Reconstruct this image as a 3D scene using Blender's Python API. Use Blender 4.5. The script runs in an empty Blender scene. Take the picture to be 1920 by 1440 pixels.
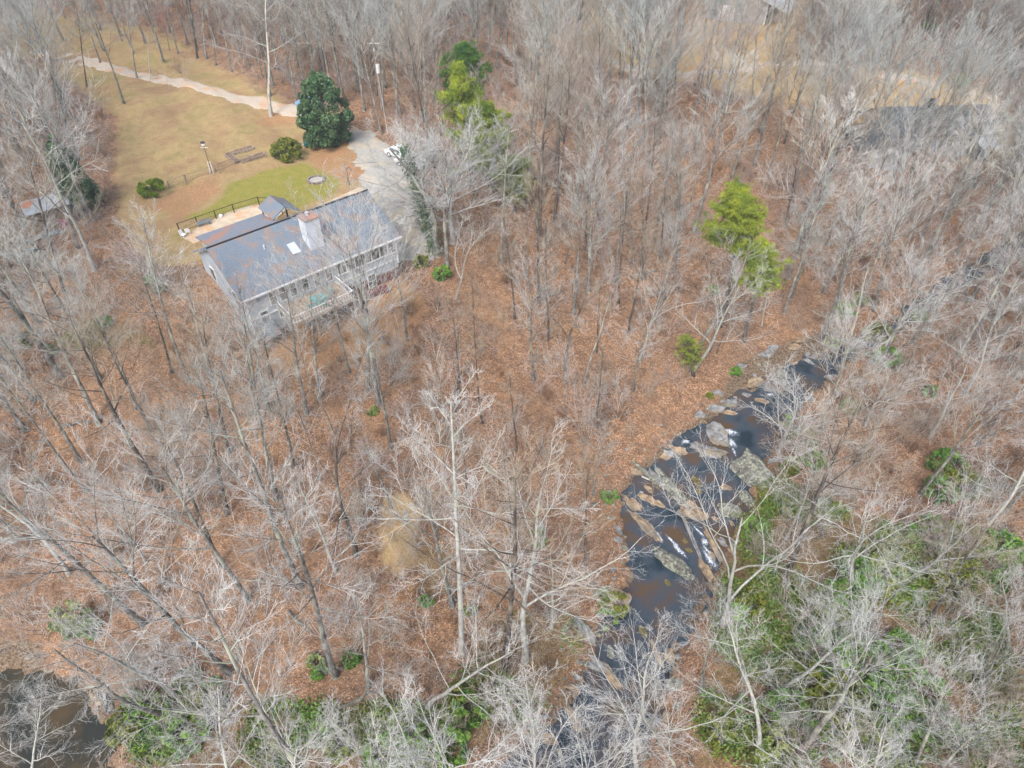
import bpy, math, random
import numpy as np
from mathutils import Vector, Matrix, Euler
R=math.radians
sc=bpy.context.scene
# ------------------------------------------------------------------ camera, sky, sun, exposure
CZ=52.0; PITCH=43.0; FPX=1297.0
cam=bpy.data.cameras.new('camera'); camo=bpy.data.objects.new('camera',cam); sc.collection.objects.link(camo)
camo.location=(0,0,CZ); camo.rotation_euler=(R(90-PITCH),0,0)
cam.sensor_width=36; cam.lens=36*FPX/1920; cam.clip_start=0.5; cam.clip_end=3000
sc.camera=camo
W=bpy.data.worlds.new("World"); sc.world=W; W.use_nodes=True
SUN_EL=50; SUN_AZ=200
nt=W.node_tree; nt.nodes.clear()
sky=nt.nodes.new('ShaderNodeTexSky'); sky.sky_type='NISHITA'; sky.sun_disc=False
sky.sun_elevation=R(SUN_EL); sky.sun_rotation=R(SUN_AZ); sky.dust_density=5; sky.air_density=1.2
hsv=nt.nodes.new('ShaderNodeHueSaturation'); hsv.inputs['Saturation'].default_value=0.82
bg=nt.nodes.new('ShaderNodeBackground'); bg.inputs[1].default_value=0.15
wo=nt.nodes.new('ShaderNodeOutputWorld')
nt.links.new(sky.outputs[0],hsv.inputs['Color']); nt.links.new(hsv.outputs[0],bg.inputs[0]); nt.links.new(bg.outputs[0],wo.inputs[0])
sl=bpy.data.lights.new('sun','SUN'); sl.energy=1.3; sl.angle=R(22); sl.color=(1,0.98,0.95)
so=bpy.data.objects.new('sun',sl); sc.collection.objects.link(so)
az=R(SUN_AZ); sd=Vector((math.sin(az)*math.cos(R(SUN_EL)),math.cos(az)*math.cos(R(SUN_EL)),math.sin(R(SUN_EL))))
so.rotation_euler=sd.to_track_quat('Z','Y').to_euler()
sc.view_settings.view_transform='Standard'; sc.view_settings.look='None'; sc.view_settings.gamma=1
sc.view_settings.exposure=0.8
sc.cycles.max_bounces=5; sc.cycles.transparent_max_bounces=8; sc.cycles.diffuse_bounces=3

# ------------------------------------------------------------------ helpers
col=sc.collection
rnd=random.Random(11)
def tag(o,label=None,cat=None,group=None,kind=None):
    if label: o['label']=label
    if cat: o['category']=cat
    if group: o['group']=group
    if kind: o['kind']=kind
    return o
def empty(name,loc,rz=0):
    o=bpy.data.objects.new(name,None); o.empty_display_size=0.3; col.objects.link(o)
    o.location=loc; o.rotation_euler=(0,0,rz); return o
def link(name,verts,faces,mats,parent=None,fmat=None,smooth=False):
    me=bpy.data.meshes.new(name); me.from_pydata(verts,[],faces)
    if not isinstance(mats,(list,tuple)): mats=[mats]
    for m in mats: me.materials.append(m)
    if fmat is not None: me.polygons.foreach_set('material_index',fmat)
    if smooth: me.polygons.foreach_set('use_smooth',[True]*len(me.polygons))
    me.update()
    o=bpy.data.objects.new(name,me); col.objects.link(o)
    if parent: o.parent=parent
    return o
def copy_tree(o,parent=None):
    c=o.copy(); col.objects.link(c)
    if parent: c.parent=parent
    for ch in list(o.children): copy_tree(ch,c)
    return c
class MB:
    def __init__(s): s.v=[]; s.f=[]; s.m=[]
    def add(s,vs,fs,m=0):
        b=len(s.v); s.v+=[tuple(v) for v in vs]; s.f+=[tuple(b+i for i in f) for f in fs]; s.m+=[m]*len(fs); return s
    def box(s,x0,x1,y0,y1,z0,z1,m=0,M=None):
        vs=[Vector((x,y,z)) for z in (z0,z1) for (x,y) in ((x0,y0),(x1,y0),(x1,y1),(x0,y1))]
        if M is not None: vs=[M@v for v in vs]
        return s.add(vs,[(3,2,1,0),(4,5,6,7),(0,1,5,4),(1,2,6,5),(2,3,7,6),(3,0,4,7)],m)
    def bar(s,a,b,w,h=None,m=0):
        a=Vector(a); b=Vector(b); h=h or w; d=b-a; L=d.length; q=d.to_track_quat('X','Z').to_matrix().to_4x4()
        return s.box(0,L,-w/2,w/2,-h/2,h/2,m,Matrix.Translation(a)@q)
    def tube(s,pts,rs,n=6,m=0,cap=True):
        b=len(s.v); k=len(pts)
        for i,p in enumerate(pts):
            p=Vector(p); d=(Vector(pts[min(i+1,k-1)])-Vector(pts[max(i-1,0)])).normalized()
            a=d.orthogonal().normalized() if i==0 else (la-d*la.dot(d)).normalized()
            la=a; c=d.cross(a)
            for j in range(n):
                t=2*math.pi*j/n; s.v.append(tuple(p+(a*math.cos(t)+c*math.sin(t))*rs[i]))
        for i in range(k-1):
            for j in range(n):
                s.f.append((b+i*n+j,b+i*n+(j+1)%n,b+(i+1)*n+(j+1)%n,b+(i+1)*n+j)); s.m.append(m)
        if cap:
            s.f.append(tuple(b+(k-1)*n+j for j in range(n))); s.m.append(m)
            s.f.append(tuple(b+n-1-j for j in range(n))); s.m.append(m)
        return s
    def cyl(s,x,y,z0,z1,r,n=12,m=0,r2=None): return s.tube([(x,y,z0),(x,y,z1)],[r,r if r2 is None else r2],n,m)
    def slab(s,quad,th,m=0):   # 4 corner polygon thickened downward along its normal
        q=[Vector(p) for p in quad]; n=(q[1]-q[0]).cross(q[2]-q[0]).normalized()
        if n.z<0: q=q[::-1]; n=-n
        k=len(q); lo=[p-n*th for p in q]
        return s.add(q+lo,[tuple(range(k)),tuple(range(2*k-1,k-1,-1))]+[(i,k+i,k+(i+1)%k,(i+1)%k) for i in range(k)],m)
    def prism(s,poly,z0,z1,m=0):
        k=len(poly); vs=[(p[0],p[1],z0) for p in poly]+[(p[0],p[1],z1) for p in poly]
        return s.add(vs,[tuple(range(k-1,-1,-1)),tuple(range(k,2*k))]+[(i,(i+1)%k,k+(i+1)%k,k+i) for i in range(k)],m)
    def build(s,name,mats,parent=None,smooth=False): return link(name,s.v,s.f,mats,parent,s.m,smooth)

# ------------------------------------------------------------------ materials
def srgb(*c): return tuple((x/255/12.92 if x<=10 else ((x/255+.055)/1.055)**2.4) for x in c)+(1,)
def nodes(name):
    m=bpy.data.materials.new(name); m.use_nodes=True; t=m.node_tree
    return m,t,t.nodes['Principled BSDF']
def mat(name,c1,c2=None,scale=3,rough=.85,det=4,bump=0,stretch=(1,1,1),lo=.35,hi=.65,metal=0,c3=None,s3=1.2,spec=.3,rand=0,coord='Object'):
    m,t,b=nodes(name); N=t.nodes; Lk=t.links
    b.inputs['Roughness'].default_value=rough; b.inputs['Metallic'].default_value=metal
    b.inputs['Specular IOR Level'].default_value=spec
    c2=c2 or tuple(x*.75 for x in c1[:3])+(1,)
    tc=N.new('ShaderNodeTexCoord'); mp=N.new('ShaderNodeMapping'); mp.inputs['Scale'].default_value=stretch
    Lk.new(tc.outputs[coord],mp.inputs[0])
    no=N.new('ShaderNodeTexNoise'); no.inputs['Scale'].default_value=scale; no.inputs['Detail'].default_value=det
    Lk.new(mp.outputs[0],no.inputs['Vector'])
    rp=N.new('ShaderNodeValToRGB'); rp.color_ramp.elements[0].position=lo; rp.color_ramp.elements[1].position=hi
    rp.color_ramp.elements[0].color=c1; rp.color_ramp.elements[1].color=c2
    Lk.new(no.outputs['Fac'],rp.inputs[0]); out=rp.outputs[0]
    if c3:
        n3=N.new('ShaderNodeTexNoise'); n3.inputs['Scale'].default_value=s3; n3.inputs['Detail'].default_value=3
        Lk.new(tc.outputs[coord],n3.inputs['Vector'])
        r3=N.new('ShaderNodeValToRGB'); r3.color_ramp.elements[0].position=.5; r3.color_ramp.elements[1].position=.62
        Lk.new(n3.outputs['Fac'],r3.inputs[0])
        mx=N.new('ShaderNodeMixRGB'); mx.inputs[2].default_value=c3; Lk.new(r3.outputs[0],mx.inputs[0]); Lk.new(out,mx.inputs[1]); out=mx.outputs[0]
    if rand:
        oi=N.new('ShaderNodeObjectInfo'); mr=N.new('ShaderNodeMapRange'); mr.inputs['To Min'].default_value=1-rand; mr.inputs['To Max'].default_value=1+rand
        Lk.new(oi.outputs['Random'],mr.inputs[0]); hs=N.new('ShaderNodeHueSaturation'); Lk.new(mr.outputs[0],hs.inputs['Value'])
        Lk.new(out,hs.inputs['Color']); out=hs.outputs[0]
    Lk.new(out,b.inputs['Base Color'])
    if bump:
        bp=N.new('ShaderNodeBump'); bp.inputs['Strength'].default_value=bump; bp.inputs['Distance'].default_value=.1
        Lk.new(no.outputs['Fac'],bp.inputs['Height']); Lk.new(bp.outputs[0],b.inputs['Normal'])
    return m
M={}
M['bark_grey']=mat('bark_grey',srgb(144,142,138),srgb(86,84,81),6,.9,5,.5,(1,1,.25),c3=srgb(158,162,148),s3=.5,rand=.24)
M['bark_pale']=mat('bark_pale',srgb(186,187,184),srgb(136,135,131),5,.9,5,.3,(1,1,.3),c3=srgb(168,174,160),s3=.6,rand=.1)
M['bark_dark']=mat('bark_dark',srgb(98,91,86),srgb(60,56,53),6,.9,5,.5,(1,1,.2),c3=srgb(140,134,122),s3=.4,rand=.15)
M['twig_grey']=mat('twig_grey',srgb(180,184,182),srgb(144,148,146),1.3,.9,2,rand=.12)
M['twig_pale']=mat('twig_pale',srgb(200,201,200),srgb(162,162,160),1.3,.9,2,rand=.08)
M['twig_tan']=mat('twig_tan',srgb(172,162,146),srgb(138,126,112),1.3,.9,2,rand=.12)
M['twig_pink']=mat('twig_pink',srgb(184,174,170),srgb(146,134,130),1.3,.9,2,rand=.12)
M['twig_brown']=mat('twig_brown',srgb(140,112,88),srgb(112,88,68),1.3,.9,2,rand=.2)
M['needle']=mat('needle',srgb(160,172,60),srgb(104,128,54),.45,.7,3,rand=.1,spec=.2)
M['needle_dark']=mat('needle_dark',srgb(98,132,56),srgb(62,98,52),.5,.7,3,spec=.2)
M['leaf_dark']=mat('leaf_dark',srgb(92,120,78),srgb(54,86,56),1.1,.5,3,spec=.5)
M['leaf_olive']=mat('leaf_olive',srgb(128,132,48),srgb(88,104,44),1.2,.6,3,spec=.3)
M['leaf_bright']=mat('leaf_bright',srgb(128,150,40),srgb(92,116,32),1.4,.6,3,spec=.3)
M['leaf_green']=mat('leaf_green',srgb(120,156,66),srgb(74,114,50),1.0,.6,3,rand=.2,spec=.3)
M['leaf_mix']=mat('leaf_mix',srgb(144,152,90),srgb(96,120,66),.8,.6,3,rand=.2,spec=.3)
M['dry_leaf']=mat('dry_leaf',srgb(196,138,78),srgb(150,96,58),2,.9,3,rand=.2)
M['red_bud']=mat('red_bud',srgb(196,120,104),srgb(170,100,90),2,.9,3)
M['siding']=mat('siding',srgb(178,190,202),srgb(160,174,188),.6,.7,3)
M['white']=mat('white_paint',srgb(232,234,236),srgb(215,218,222),2,.6)
M['shingle']=mat('shingle',srgb(92,106,120),srgb(128,138,150),9,.9,6,.3,(1,3,1),c3=srgb(134,122,118),s3=.7)
M['shingle_leafy']=mat('shingle_leafy',srgb(112,120,134),srgb(134,140,150),7,.9,6,.3,c3=srgb(160,126,112),s3=.35)
M['metal_roof']=mat('metal_roof',srgb(206,214,222),srgb(188,196,204),1,.45,2,metal=.2)
M['grey_wall']=mat('grey_wall',srgb(140,150,156),srgb(124,134,142),1,.8,3)
M['glass']=mat('window_glass',srgb(58,64,70),srgb(84,88,92),1.5,.12,2,spec=.6)
M['black']=mat('black_metal',srgb(40,38,38),srgb(60,56,54),3,.6)
M['brick']=mat('brick',srgb(122,72,68),srgb(92,54,54),5,.9,4,.3)
M['wood']=mat('deck_wood',srgb(178,160,140),srgb(140,124,106),4,.85,4,.2,(1,5,1))
M['wood_dark']=mat('weathered_timber',srgb(164,150,136),srgb(116,104,94),4,.9,4,.3)
M['concrete']=mat('concrete',srgb(204,190,168),srgb(184,168,148),1.2,.9,5,.1,c3=srgb(196,160,124),s3=.5)
M['teal']=mat('teal_fabric',srgb(110,168,162),srgb(84,140,138),3,.8)
M['teal_dark']=mat('teal_plastic',srgb(28,110,112),srgb(20,88,92),3,.5)
M['car_white']=mat('white_car_paint',srgb(225,228,232),srgb(210,214,220),1,.25,2,spec=.6)
M['car_blue']=mat('pale_blue_car_paint',srgb(130,170,205),srgb(110,150,190),1,.3,2,spec=.6)
M['rubber']=mat('rubber',srgb(34,34,36),srgb(48,48,50),6,.9)
M['rock_grey']=mat('rock_grey',srgb(150,152,154),srgb(100,100,100),1.8,.9,8,.7,(1,1,3),c3=srgb(134,126,112),s3=.9)
M['rock_tan']=mat('rock_tan',srgb(170,150,124),srgb(112,98,84),1.6,.9,8,.7,(1,1,3),c3=srgb(130,122,112),s3=1)
M['rock_lichen']=mat('rock_lichen',srgb(126,126,118),srgb(80,80,76),1.8,.9,8,.8,c3=srgb(150,156,138),s3=4)
M['rock_moss']=mat('rock_moss',srgb(122,112,74),srgb(80,74,50),1.8,.95,6,.6)
M['soil']=mat('garden_soil',srgb(140,118,100),srgb(110,92,78),5,.95,5,.4)
M['stone']=mat('ring_stone',srgb(150,140,136),srgb(112,104,102),4,.9,5,.4)
M['cloth_red']=mat('magenta_cloth',srgb(150,60,100),srgb(120,50,80),3,.8)

# ------------------------------------------------------------------ terrain height
def ray(px,py):
    p=R(PITCH); u=(px-960)/FPX; v=(720-py)/FPX
    return Vector((u,math.cos(p)+v*math.sin(p),-math.sin(p)+v*math.cos(p)))
def flat(px,py,z=0.):
    d=ray(px,py); t=(z-CZ)/d.z; return (d.x*t,d.y*t)
CRP=[((1795,500),(1830,530)),((1665,598),(1700,625)),((1560,648),(1605,682)),((1468,680),(1540,740)),((1345,752),(1490,812)),((1240,860),(1450,856)),
     ((1152,945),(1398,930)),((1148,1010),(1384,1030)),((1165,1090),(1345,1110)),((1112,1180),(1300,1200)),
     ((1088,1240),(1268,1300)),((1044,1305),(1240,1380)),((955,1420),(1200,1470))]
CR=[]
for a,b in CRP:
    A=flat(*a); B=flat(*b); CR.append(((A[0]+B[0])/2,(A[1]+B[1])/2,math.hypot(A[0]-B[0],A[1]-B[1])/2*.87))
c0=CR[0]; CR=[(c0[0]+50,c0[1]+20,3),(c0[0]+18,c0[1]+12,2)]+CR+[(-2,9,5),(-16,4,5),(-27,5,5),(-36,14.5,9.4),(-52,17,8),(-90,20,8)]
CR=np.array(CR)
def creek_sdf(x,y):
    best=np.full(np.shape(x),1e9)
    for i in range(len(CR)-1):
        ax,ay,ar=CR[i]; bx,by,br=CR[i+1]; dx,dy=bx-ax,by-ay
        t=np.clip(((x-ax)*dx+(y-ay)*dy)/(dx*dx+dy*dy),0,1)
        d=np.hypot(x-ax-t*dx,y-ay-t*dy)-(ar+t*(br-ar)); best=np.minimum(best,d)
    return best
def S(t): t=np.clip(t,0,1); return t*t*(3-2*t)
HU=Vector((math.cos(R(40.8)),math.sin(R(40.8)))); HV=Vector((-HU.y,HU.x)); HO=Vector((-26.7,55.4)); HZ=6.0
def hgt(x,y):
    x=np.asarray(x,float); y=np.asarray(y,float)
    wob=.5*np.sin(x*.55+.3*y)+.4*np.sin(y*.7-.4*x)+.25*np.sin(1.9*x+1.1)*np.cos(1.6*y)
    d=creek_sdf(x,y)+wob*.6+.45*np.sin(2.7*x+1.3*np.sin(1.9*y))*np.sin(2.2*y+1.1)+.25*np.sin(5.1*x-3.7*y)
    base=.35+.5*S((d-.2)/2.5)+8.3*S(d/52)+.9*S((d-50)/60)
    n=(.35*np.sin(x*.21+1)*np.cos(y*.17)+.18*np.sin(x*.53+y*.41)+.09*np.sin(x*1.3-y*.9)+.05*np.sin(2.3*x+1.7*y))*S(d/8)
    h=np.where(d>0,base+n,.35-1.3*S(-d/1.6))
    u=(x-HO.x)*HU.x+(y-HO.y)*HU.y; v=(x-HO.x)*HV.x+(y-HO.y)*HV.y
    pad=HZ+3.0*S((v-1)/9.)
    du=np.maximum(np.maximum(-3-u,u-24),0); dv=np.maximum(np.maximum(-3-v,v-24),0)
    w=1-S(np.hypot(du,dv)/14)
    return h*(1-w)+pad*w
def gz(x,y): return float(hgt(np.array([x]),np.array([y]))[0])
_ts=np.linspace(20,420,1600)
def at(px,py,up=0.):
    """point of the ground seen at a pixel of the photograph (plus a height above it)"""
    d=ray(px,py); X=d.x*_ts; Y=d.y*_ts; Z=CZ+d.z*_ts
    k=np.argmax(Z-up<hgt(X,Y)); a,b=_ts[k-1],_ts[k]
    for _ in range(18):
        m=(a+b)/2
        if CZ+d.z*m-up<gz(d.x*m,d.y*m): b=m
        else: a=m
    return Vector((d.x*a,d.y*a,gz(d.x*a,d.y*a)))
def proj(x,y,z):
    p=R(PITCH); z=z-CZ; d=y*math.cos(p)-z*math.sin(p); v=y*math.sin(p)+z*math.cos(p)
    return (960+FPX*x/d,720-FPX*v/d)
def wpoly(px): return [tuple(at(*p)[:2]) for p in px]
def poly_sdf(x,y,P):      # positive inside
    ins=np.zeros(np.shape(x),bool); best=np.full(np.shape(x),1e9); n=len(P)
    for i in range(n):
        ax,ay=P[i]; bx,by=P[(i+1)%n]; dx,dy=bx-ax,by-ay
        t=np.clip(((x-ax)*dx+(y-ay)*dy)/(dx*dx+dy*dy+1e-9),0,1); best=np.minimum(best,np.hypot(x-ax-t*dx,y-ay-t*dy))
        c=((ay>y)!=(by>y))&(x<(bx-ax)*(y-ay)/(by-ay+1e-12)+ax); ins^=c
    return np.where(ins,best,-best)
Z_YARD=wpoly([(0,118),(90,120),(140,118),(560,205),(660,240),(735,330),(770,440),(740,450),(400,480),(350,500),(290,500),(225,420),(215,300),(220,215),(120,150),(0,135)])
Z_TOPL=wpoly([(0,0),(60,10),(180,35),(300,60),(400,120),(500,170),(560,205),(300,150),(140,110),(0,112)])
Z_FIELD=wpoly([(985,0),(1340,0),(1500,0),(1490,110),(1600,170),(1560,215),(1400,175),(1250,150),(1080,110),(985,60)])
Z_H2=wpoly([(1600,190),(1690,130),(1800,150),(1890,200),(1900,290),(1850,320),(1800,290),(1640,290)])
Z_GREEN=wpoly([(330,412),(400,385),(430,345),(500,318),(570,305),(640,335),(630,362),(560,392),(480,385),(400,408)])
Z_STRAW=[wpoly([(575,270),(660,270),(705,330),(690,350),(650,340),(590,315)]),wpoly([(280,385),(340,350),(405,335),(420,360),(370,390),(335,415)]),
  wpoly([(590,600),(650,560),(740,520),(800,560),(780,640),(700,680),(560,700),(470,680),(520,650)]),wpoly([(500,205),(560,215),(560,235),(480,232)])]
Z_BRIGHT=[wpoly([(715,925),(760,920),(800,950),(790,1020),(760,1090),(720,1090),(705,1010)]),wpoly([(640,560),(700,560),(700,580),(650,590)])]
Z_OLIVE=[wpoly([(960,1150),(1075,1150),(1085,1230),(1050,1290),(1000,1340),(930,1390),(860,1400),(840,1300),(900,1220)]),wpoly([(780,1020),(830,1030),(840,1120),(780,1110)]),
  wpoly([(560,1330),(850,1330),(860,1440),(500,1440),(240,1420),(230,1310),(330,1290),(420,1310)]),wpoly([(1380,980),(1440,900),(1560,950),(1700,1000),(1860,1100),(1920,1440),(1300,1440),(1340,1200)]),
  wpoly([(180,600),(250,610),(290,650),(180,660),(100,640)])]
Z_SAND=[wpoly([(1380,690),(1440,650),(1560,620),(1600,640),(1480,690),(1420,730),(1340,760)]),wpoly([(1060,1270),(1100,1300),(1030,1330)]),wpoly([(0,1190),(60,1200),(90,1240),(40,1270),(0,1285)])]
Z_GRAVEL=wpoly([(690,262),(735,270),(790,330),(815,440),(800,500),(740,500),(745,430),(700,350),(680,300)])

# ------------------------------------------------------------------ ground
def lines(lo,hi,step,far):
    a=list(np.arange(lo,hi+1e-6,step)); s=step; r=[]; x=hi
    while x<far: s*=1.16; x+=s; r.append(x)
    return a,r
ax,rx=lines(-64,64,.5,900); xs=np.array([-v for v in rx[::-1]]+ax+rx)
ay,ry=lines(8,112,.5,1400); xsb=[8-(v-112) for v in lines(8,112,.5,300)[1]][::-1]; ys=np.array(xsb+ay+ry)
GX,GY=np.meshgrid(xs,ys); GH=hgt(GX,GY); nx,ny=len(xs),len(ys)
V=np.stack([GX,GY,GH],-1).reshape(-1,3)
I=np.arange(nx*ny).reshape(ny,nx)
F=np.stack([I[:-1,:-1],I[:-1,1:],I[1:,1:],I[1:,:-1]],-1).reshape(-1,4)
def fast_mesh(name,V,F,mats,fm=None,smooth=False):
    me=bpy.data.meshes.new(name); k=F.shape[1]
    me.vertices.add(len(V)); me.vertices.foreach_set('co',np.ascontiguousarray(V,dtype=np.float32).ravel())
    me.loops.add(F.size); me.loops.foreach_set('vertex_index',F.astype(np.int32).ravel())
    me.polygons.add(len(F)); me.polygons.foreach_set('loop_start',np.arange(0,F.size,k,dtype=np.int32))
    for m in mats: me.materials.append(m)
    if fm is not None: me.polygons.foreach_set('material_index',fm.astype(np.int32))
    if smooth: me.polygons.foreach_set('use_smooth',np.ones(len(F),bool))
    me.update(calc_edges=True); return me
gme=fast_mesh('ground',V,F,[],smooth=True)
def msk(polys,soft,extra=0):
    polys=polys if isinstance(polys[0],list) else [polys]
    r=np.zeros(GX.shape)
    for P in polys: r=np.maximum(r,S((poly_sdf(GX,GY,P)+soft+extra)/(2*soft)))
    return r
csd=creek_sdf(GX,GY)
mk_tan=np.maximum(msk(Z_YARD,2.5),msk(Z_TOPL,5)); mk_green=msk(Z_GREEN,1.6)*.95+.25*msk(Z_TOPL,8); mk_straw=msk(Z_STRAW,2.2)
mk_gold=np.maximum(np.maximum(msk(Z_FIELD,7),msk(Z_H2,5)),msk(Z_BRIGHT,1.6)*.8); mk_sand=np.maximum(msk(Z_SAND,1.0),S((.35-csd)/1.0)*.7); mk_olive=msk(Z_OLIVE,2.5)
def setattr4(nm,a,b,c):
    at_=gme.color_attributes.new(nm,'FLOAT_COLOR','POINT'); A=np.ones((nx*ny,4),np.float32)
    A[:,0]=a.ravel(); A[:,1]=b.ravel(); A[:,2]=c.ravel(); at_.data.foreach_set('color',A.ravel())
setattr4('zone_a',mk_tan,mk_green,mk_straw); setattr4('zone_b',mk_gold,mk_sand,mk_olive)
def ground_mat():
    m,t,b=nodes('leaf_litter_ground'); N=t.nodes; L=t.links
    b.inputs['Roughness'].default_value=.95; b.inputs['Specular IOR Level'].default_value=.1
    g=N.new('ShaderNodeNewGeometry')
    def noise(s,d=4):
        n=N.new('ShaderNodeTexNoise'); n.inputs['Scale'].default_value=s; n.inputs['Detail'].default_value=d; L.new(g.outputs['Position'],n.inputs['Vector']); return n.outputs['Fac']
    def ramp(f,stops):
        r=N.new('ShaderNodeValToRGB'); e=r.color_ramp.elements
        while len(e)<len(stops): e.new(.5)
        for k,(p,c) in enumerate(stops): e[k].position=p; e[k].color=c
        L.new(f,r.inputs[0]); return r.outputs[0]
    def mix(f,a,c,mode='MIX'):
        x=N.new('ShaderNodeMixRGB'); x.blend_type=mode
        for i,v in ((0,f),(1,a),(2,c)):
            if isinstance(v,(float,int)): x.inputs[i].default_value=v
            elif isinstance(v,tuple): x.inputs[i].default_value=v
            else: L.new(v,x.inputs[i])
        return x.outputs[0]
    vo=N.new('ShaderNodeTexVoronoi'); vo.inputs['Scale'].default_value=11; L.new(g.outputs['Position'],vo.inputs['Vector'])
    sep=N.new('ShaderNodeSeparateColor'); L.new(vo.outputs['Color'],sep.inputs[0])
    leaf=ramp(sep.outputs[0],[(0,srgb(84,64,56)),(.25,srgb(124,94,76)),(.6,srgb(160,122,96)),(.85,srgb(192,152,120)),(1,srgb(224,198,168))])
    fine=noise(9,6); leaf=mix(.32,leaf,ramp(fine,[(.32,srgb(100,78,66)),(.5,srgb(148,116,88)),(.68,srgb(190,162,130))]))
    big=noise(.16,5); leaf=mix(ramp(big,[(.4,(0,0,0,1)),(.62,(.5,.5,.5,1))]),leaf,srgb(126,108,94)); leaf=mix(ramp(noise(.33,5),[(.5,(0,0,0,1)),(.66,(.22,.22,.22,1))]),leaf,srgb(196,150,104)); leaf=mix(ramp(noise(2.4,5),[(.5,(0,0,0,1)),(.62,(.5,.5,.5,1))]),leaf,srgb(96,78,66))
    mid=noise(.9,4); leaf=mix(.55,leaf,ramp(mid,[(.3,(.52,.5,.5,1)),(.6,(1,1,1,1))]),'MULTIPLY')
    fe=noise(.45,5); fe2=noise(2.2,4)
    def fac(sock,w=.8,w2=.35):
        a=N.new('ShaderNodeMath'); a.operation='MULTIPLY_ADD'; L.new(fe,a.inputs[0]); a.inputs[1].default_value=w; a.inputs[2].default_value=-.5*w-.5*w2
        a2=N.new('ShaderNodeMath'); a2.operation='MULTIPLY_ADD'; L.new(fe2,a2.inputs[0]); a2.inputs[1].default_value=w2; L.new(a.outputs[0],a2.inputs[2])
        s=N.new('ShaderNodeMath'); s.operation='ADD'; L.new(sock,s.inputs[0]); L.new(a2.outputs[0],s.inputs[1])
        r=N.new('ShaderNodeMapRange'); r.interpolation_type='SMOOTHSTEP'; r.inputs['From Min'].default_value=.3; r.inputs['From Max'].default_value=.72; L.new(s.outputs[0],r.inputs[0]); return r.outputs[0]
    def zone(nm):
        a=N.new('ShaderNodeVertexColor'); a.layer_name=nm; s=N.new('ShaderNodeSeparateColor'); L.new(a.outputs[0],s.inputs[0]); return s.outputs
    za=zone('zone_a'); zb=zone('zone_b')
    gr=noise(5,6); gp=noise(.22,4)
    tan=mix(.5,ramp(gr,[(.3,srgb(132,108,80)),(.7,srgb(186,164,124))]),ramp(gp,[(.35,srgb(150,118,90)),(.52,srgb(172,150,106)),(.66,srgb(142,136,84))]))
    green=mix(.55,ramp(gr,[(.3,srgb(104,104,46)),(.7,srgb(168,158,88))]),ramp(mid,[(.35,srgb(150,138,78)),(.6,srgb(126,130,58))]))
    tan=mix(.5,tan,ramp(mid,[(.3,(.66,.66,.64,1)),(.6,(1,1,1,1))]),'MULTIPLY')
    straw=mix(.35,ramp(gr,[(.3,srgb(140,104,78)),(.7,srgb(186,142,106))]),tan)
    gold=mix(.4,ramp(gr,[(.3,srgb(150,124,88)),(.7,srgb(200,174,130))]),ramp(gp,[(.35,srgb(166,132,94)),(.65,srgb(196,176,130))]))
    sand=ramp(gr,[(.35,srgb(72,60,50)),(.7,srgb(150,132,112))])
    olive=mix(.5,ramp(fine,[(.3,srgb(70,66,46)),(.52,srgb(124,108,74)),(.68,srgb(104,116,62))]),leaf)
    c=mix(fac(zb[2]),leaf,olive); c=mix(fac(za[0]),c,tan); c=mix(fac(za[1],.9,.5),c,green); c=mix(fac(za[2],1.1,.6),c,straw)
    c=mix(fac(zb[0]),c,gold); c=mix(fac(zb[1],.9,.6),c,sand)
    L.new(c,b.inputs['Base Color'])
    bp=N.new('ShaderNodeBump'); bp.inputs['Strength'].default_value=.7; bp.inputs['Distance'].default_value=.12
    L.new(mix(.5,vo.outputs['Distance'],fine),bp.inputs['Height']); L.new(bp.outputs[0],b.inputs['Normal'])
    return m
gme.materials.append(ground_mat())
go=bpy.data.objects.new('ground',gme); col.objects.link(go); tag(go,kind='structure')

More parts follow.
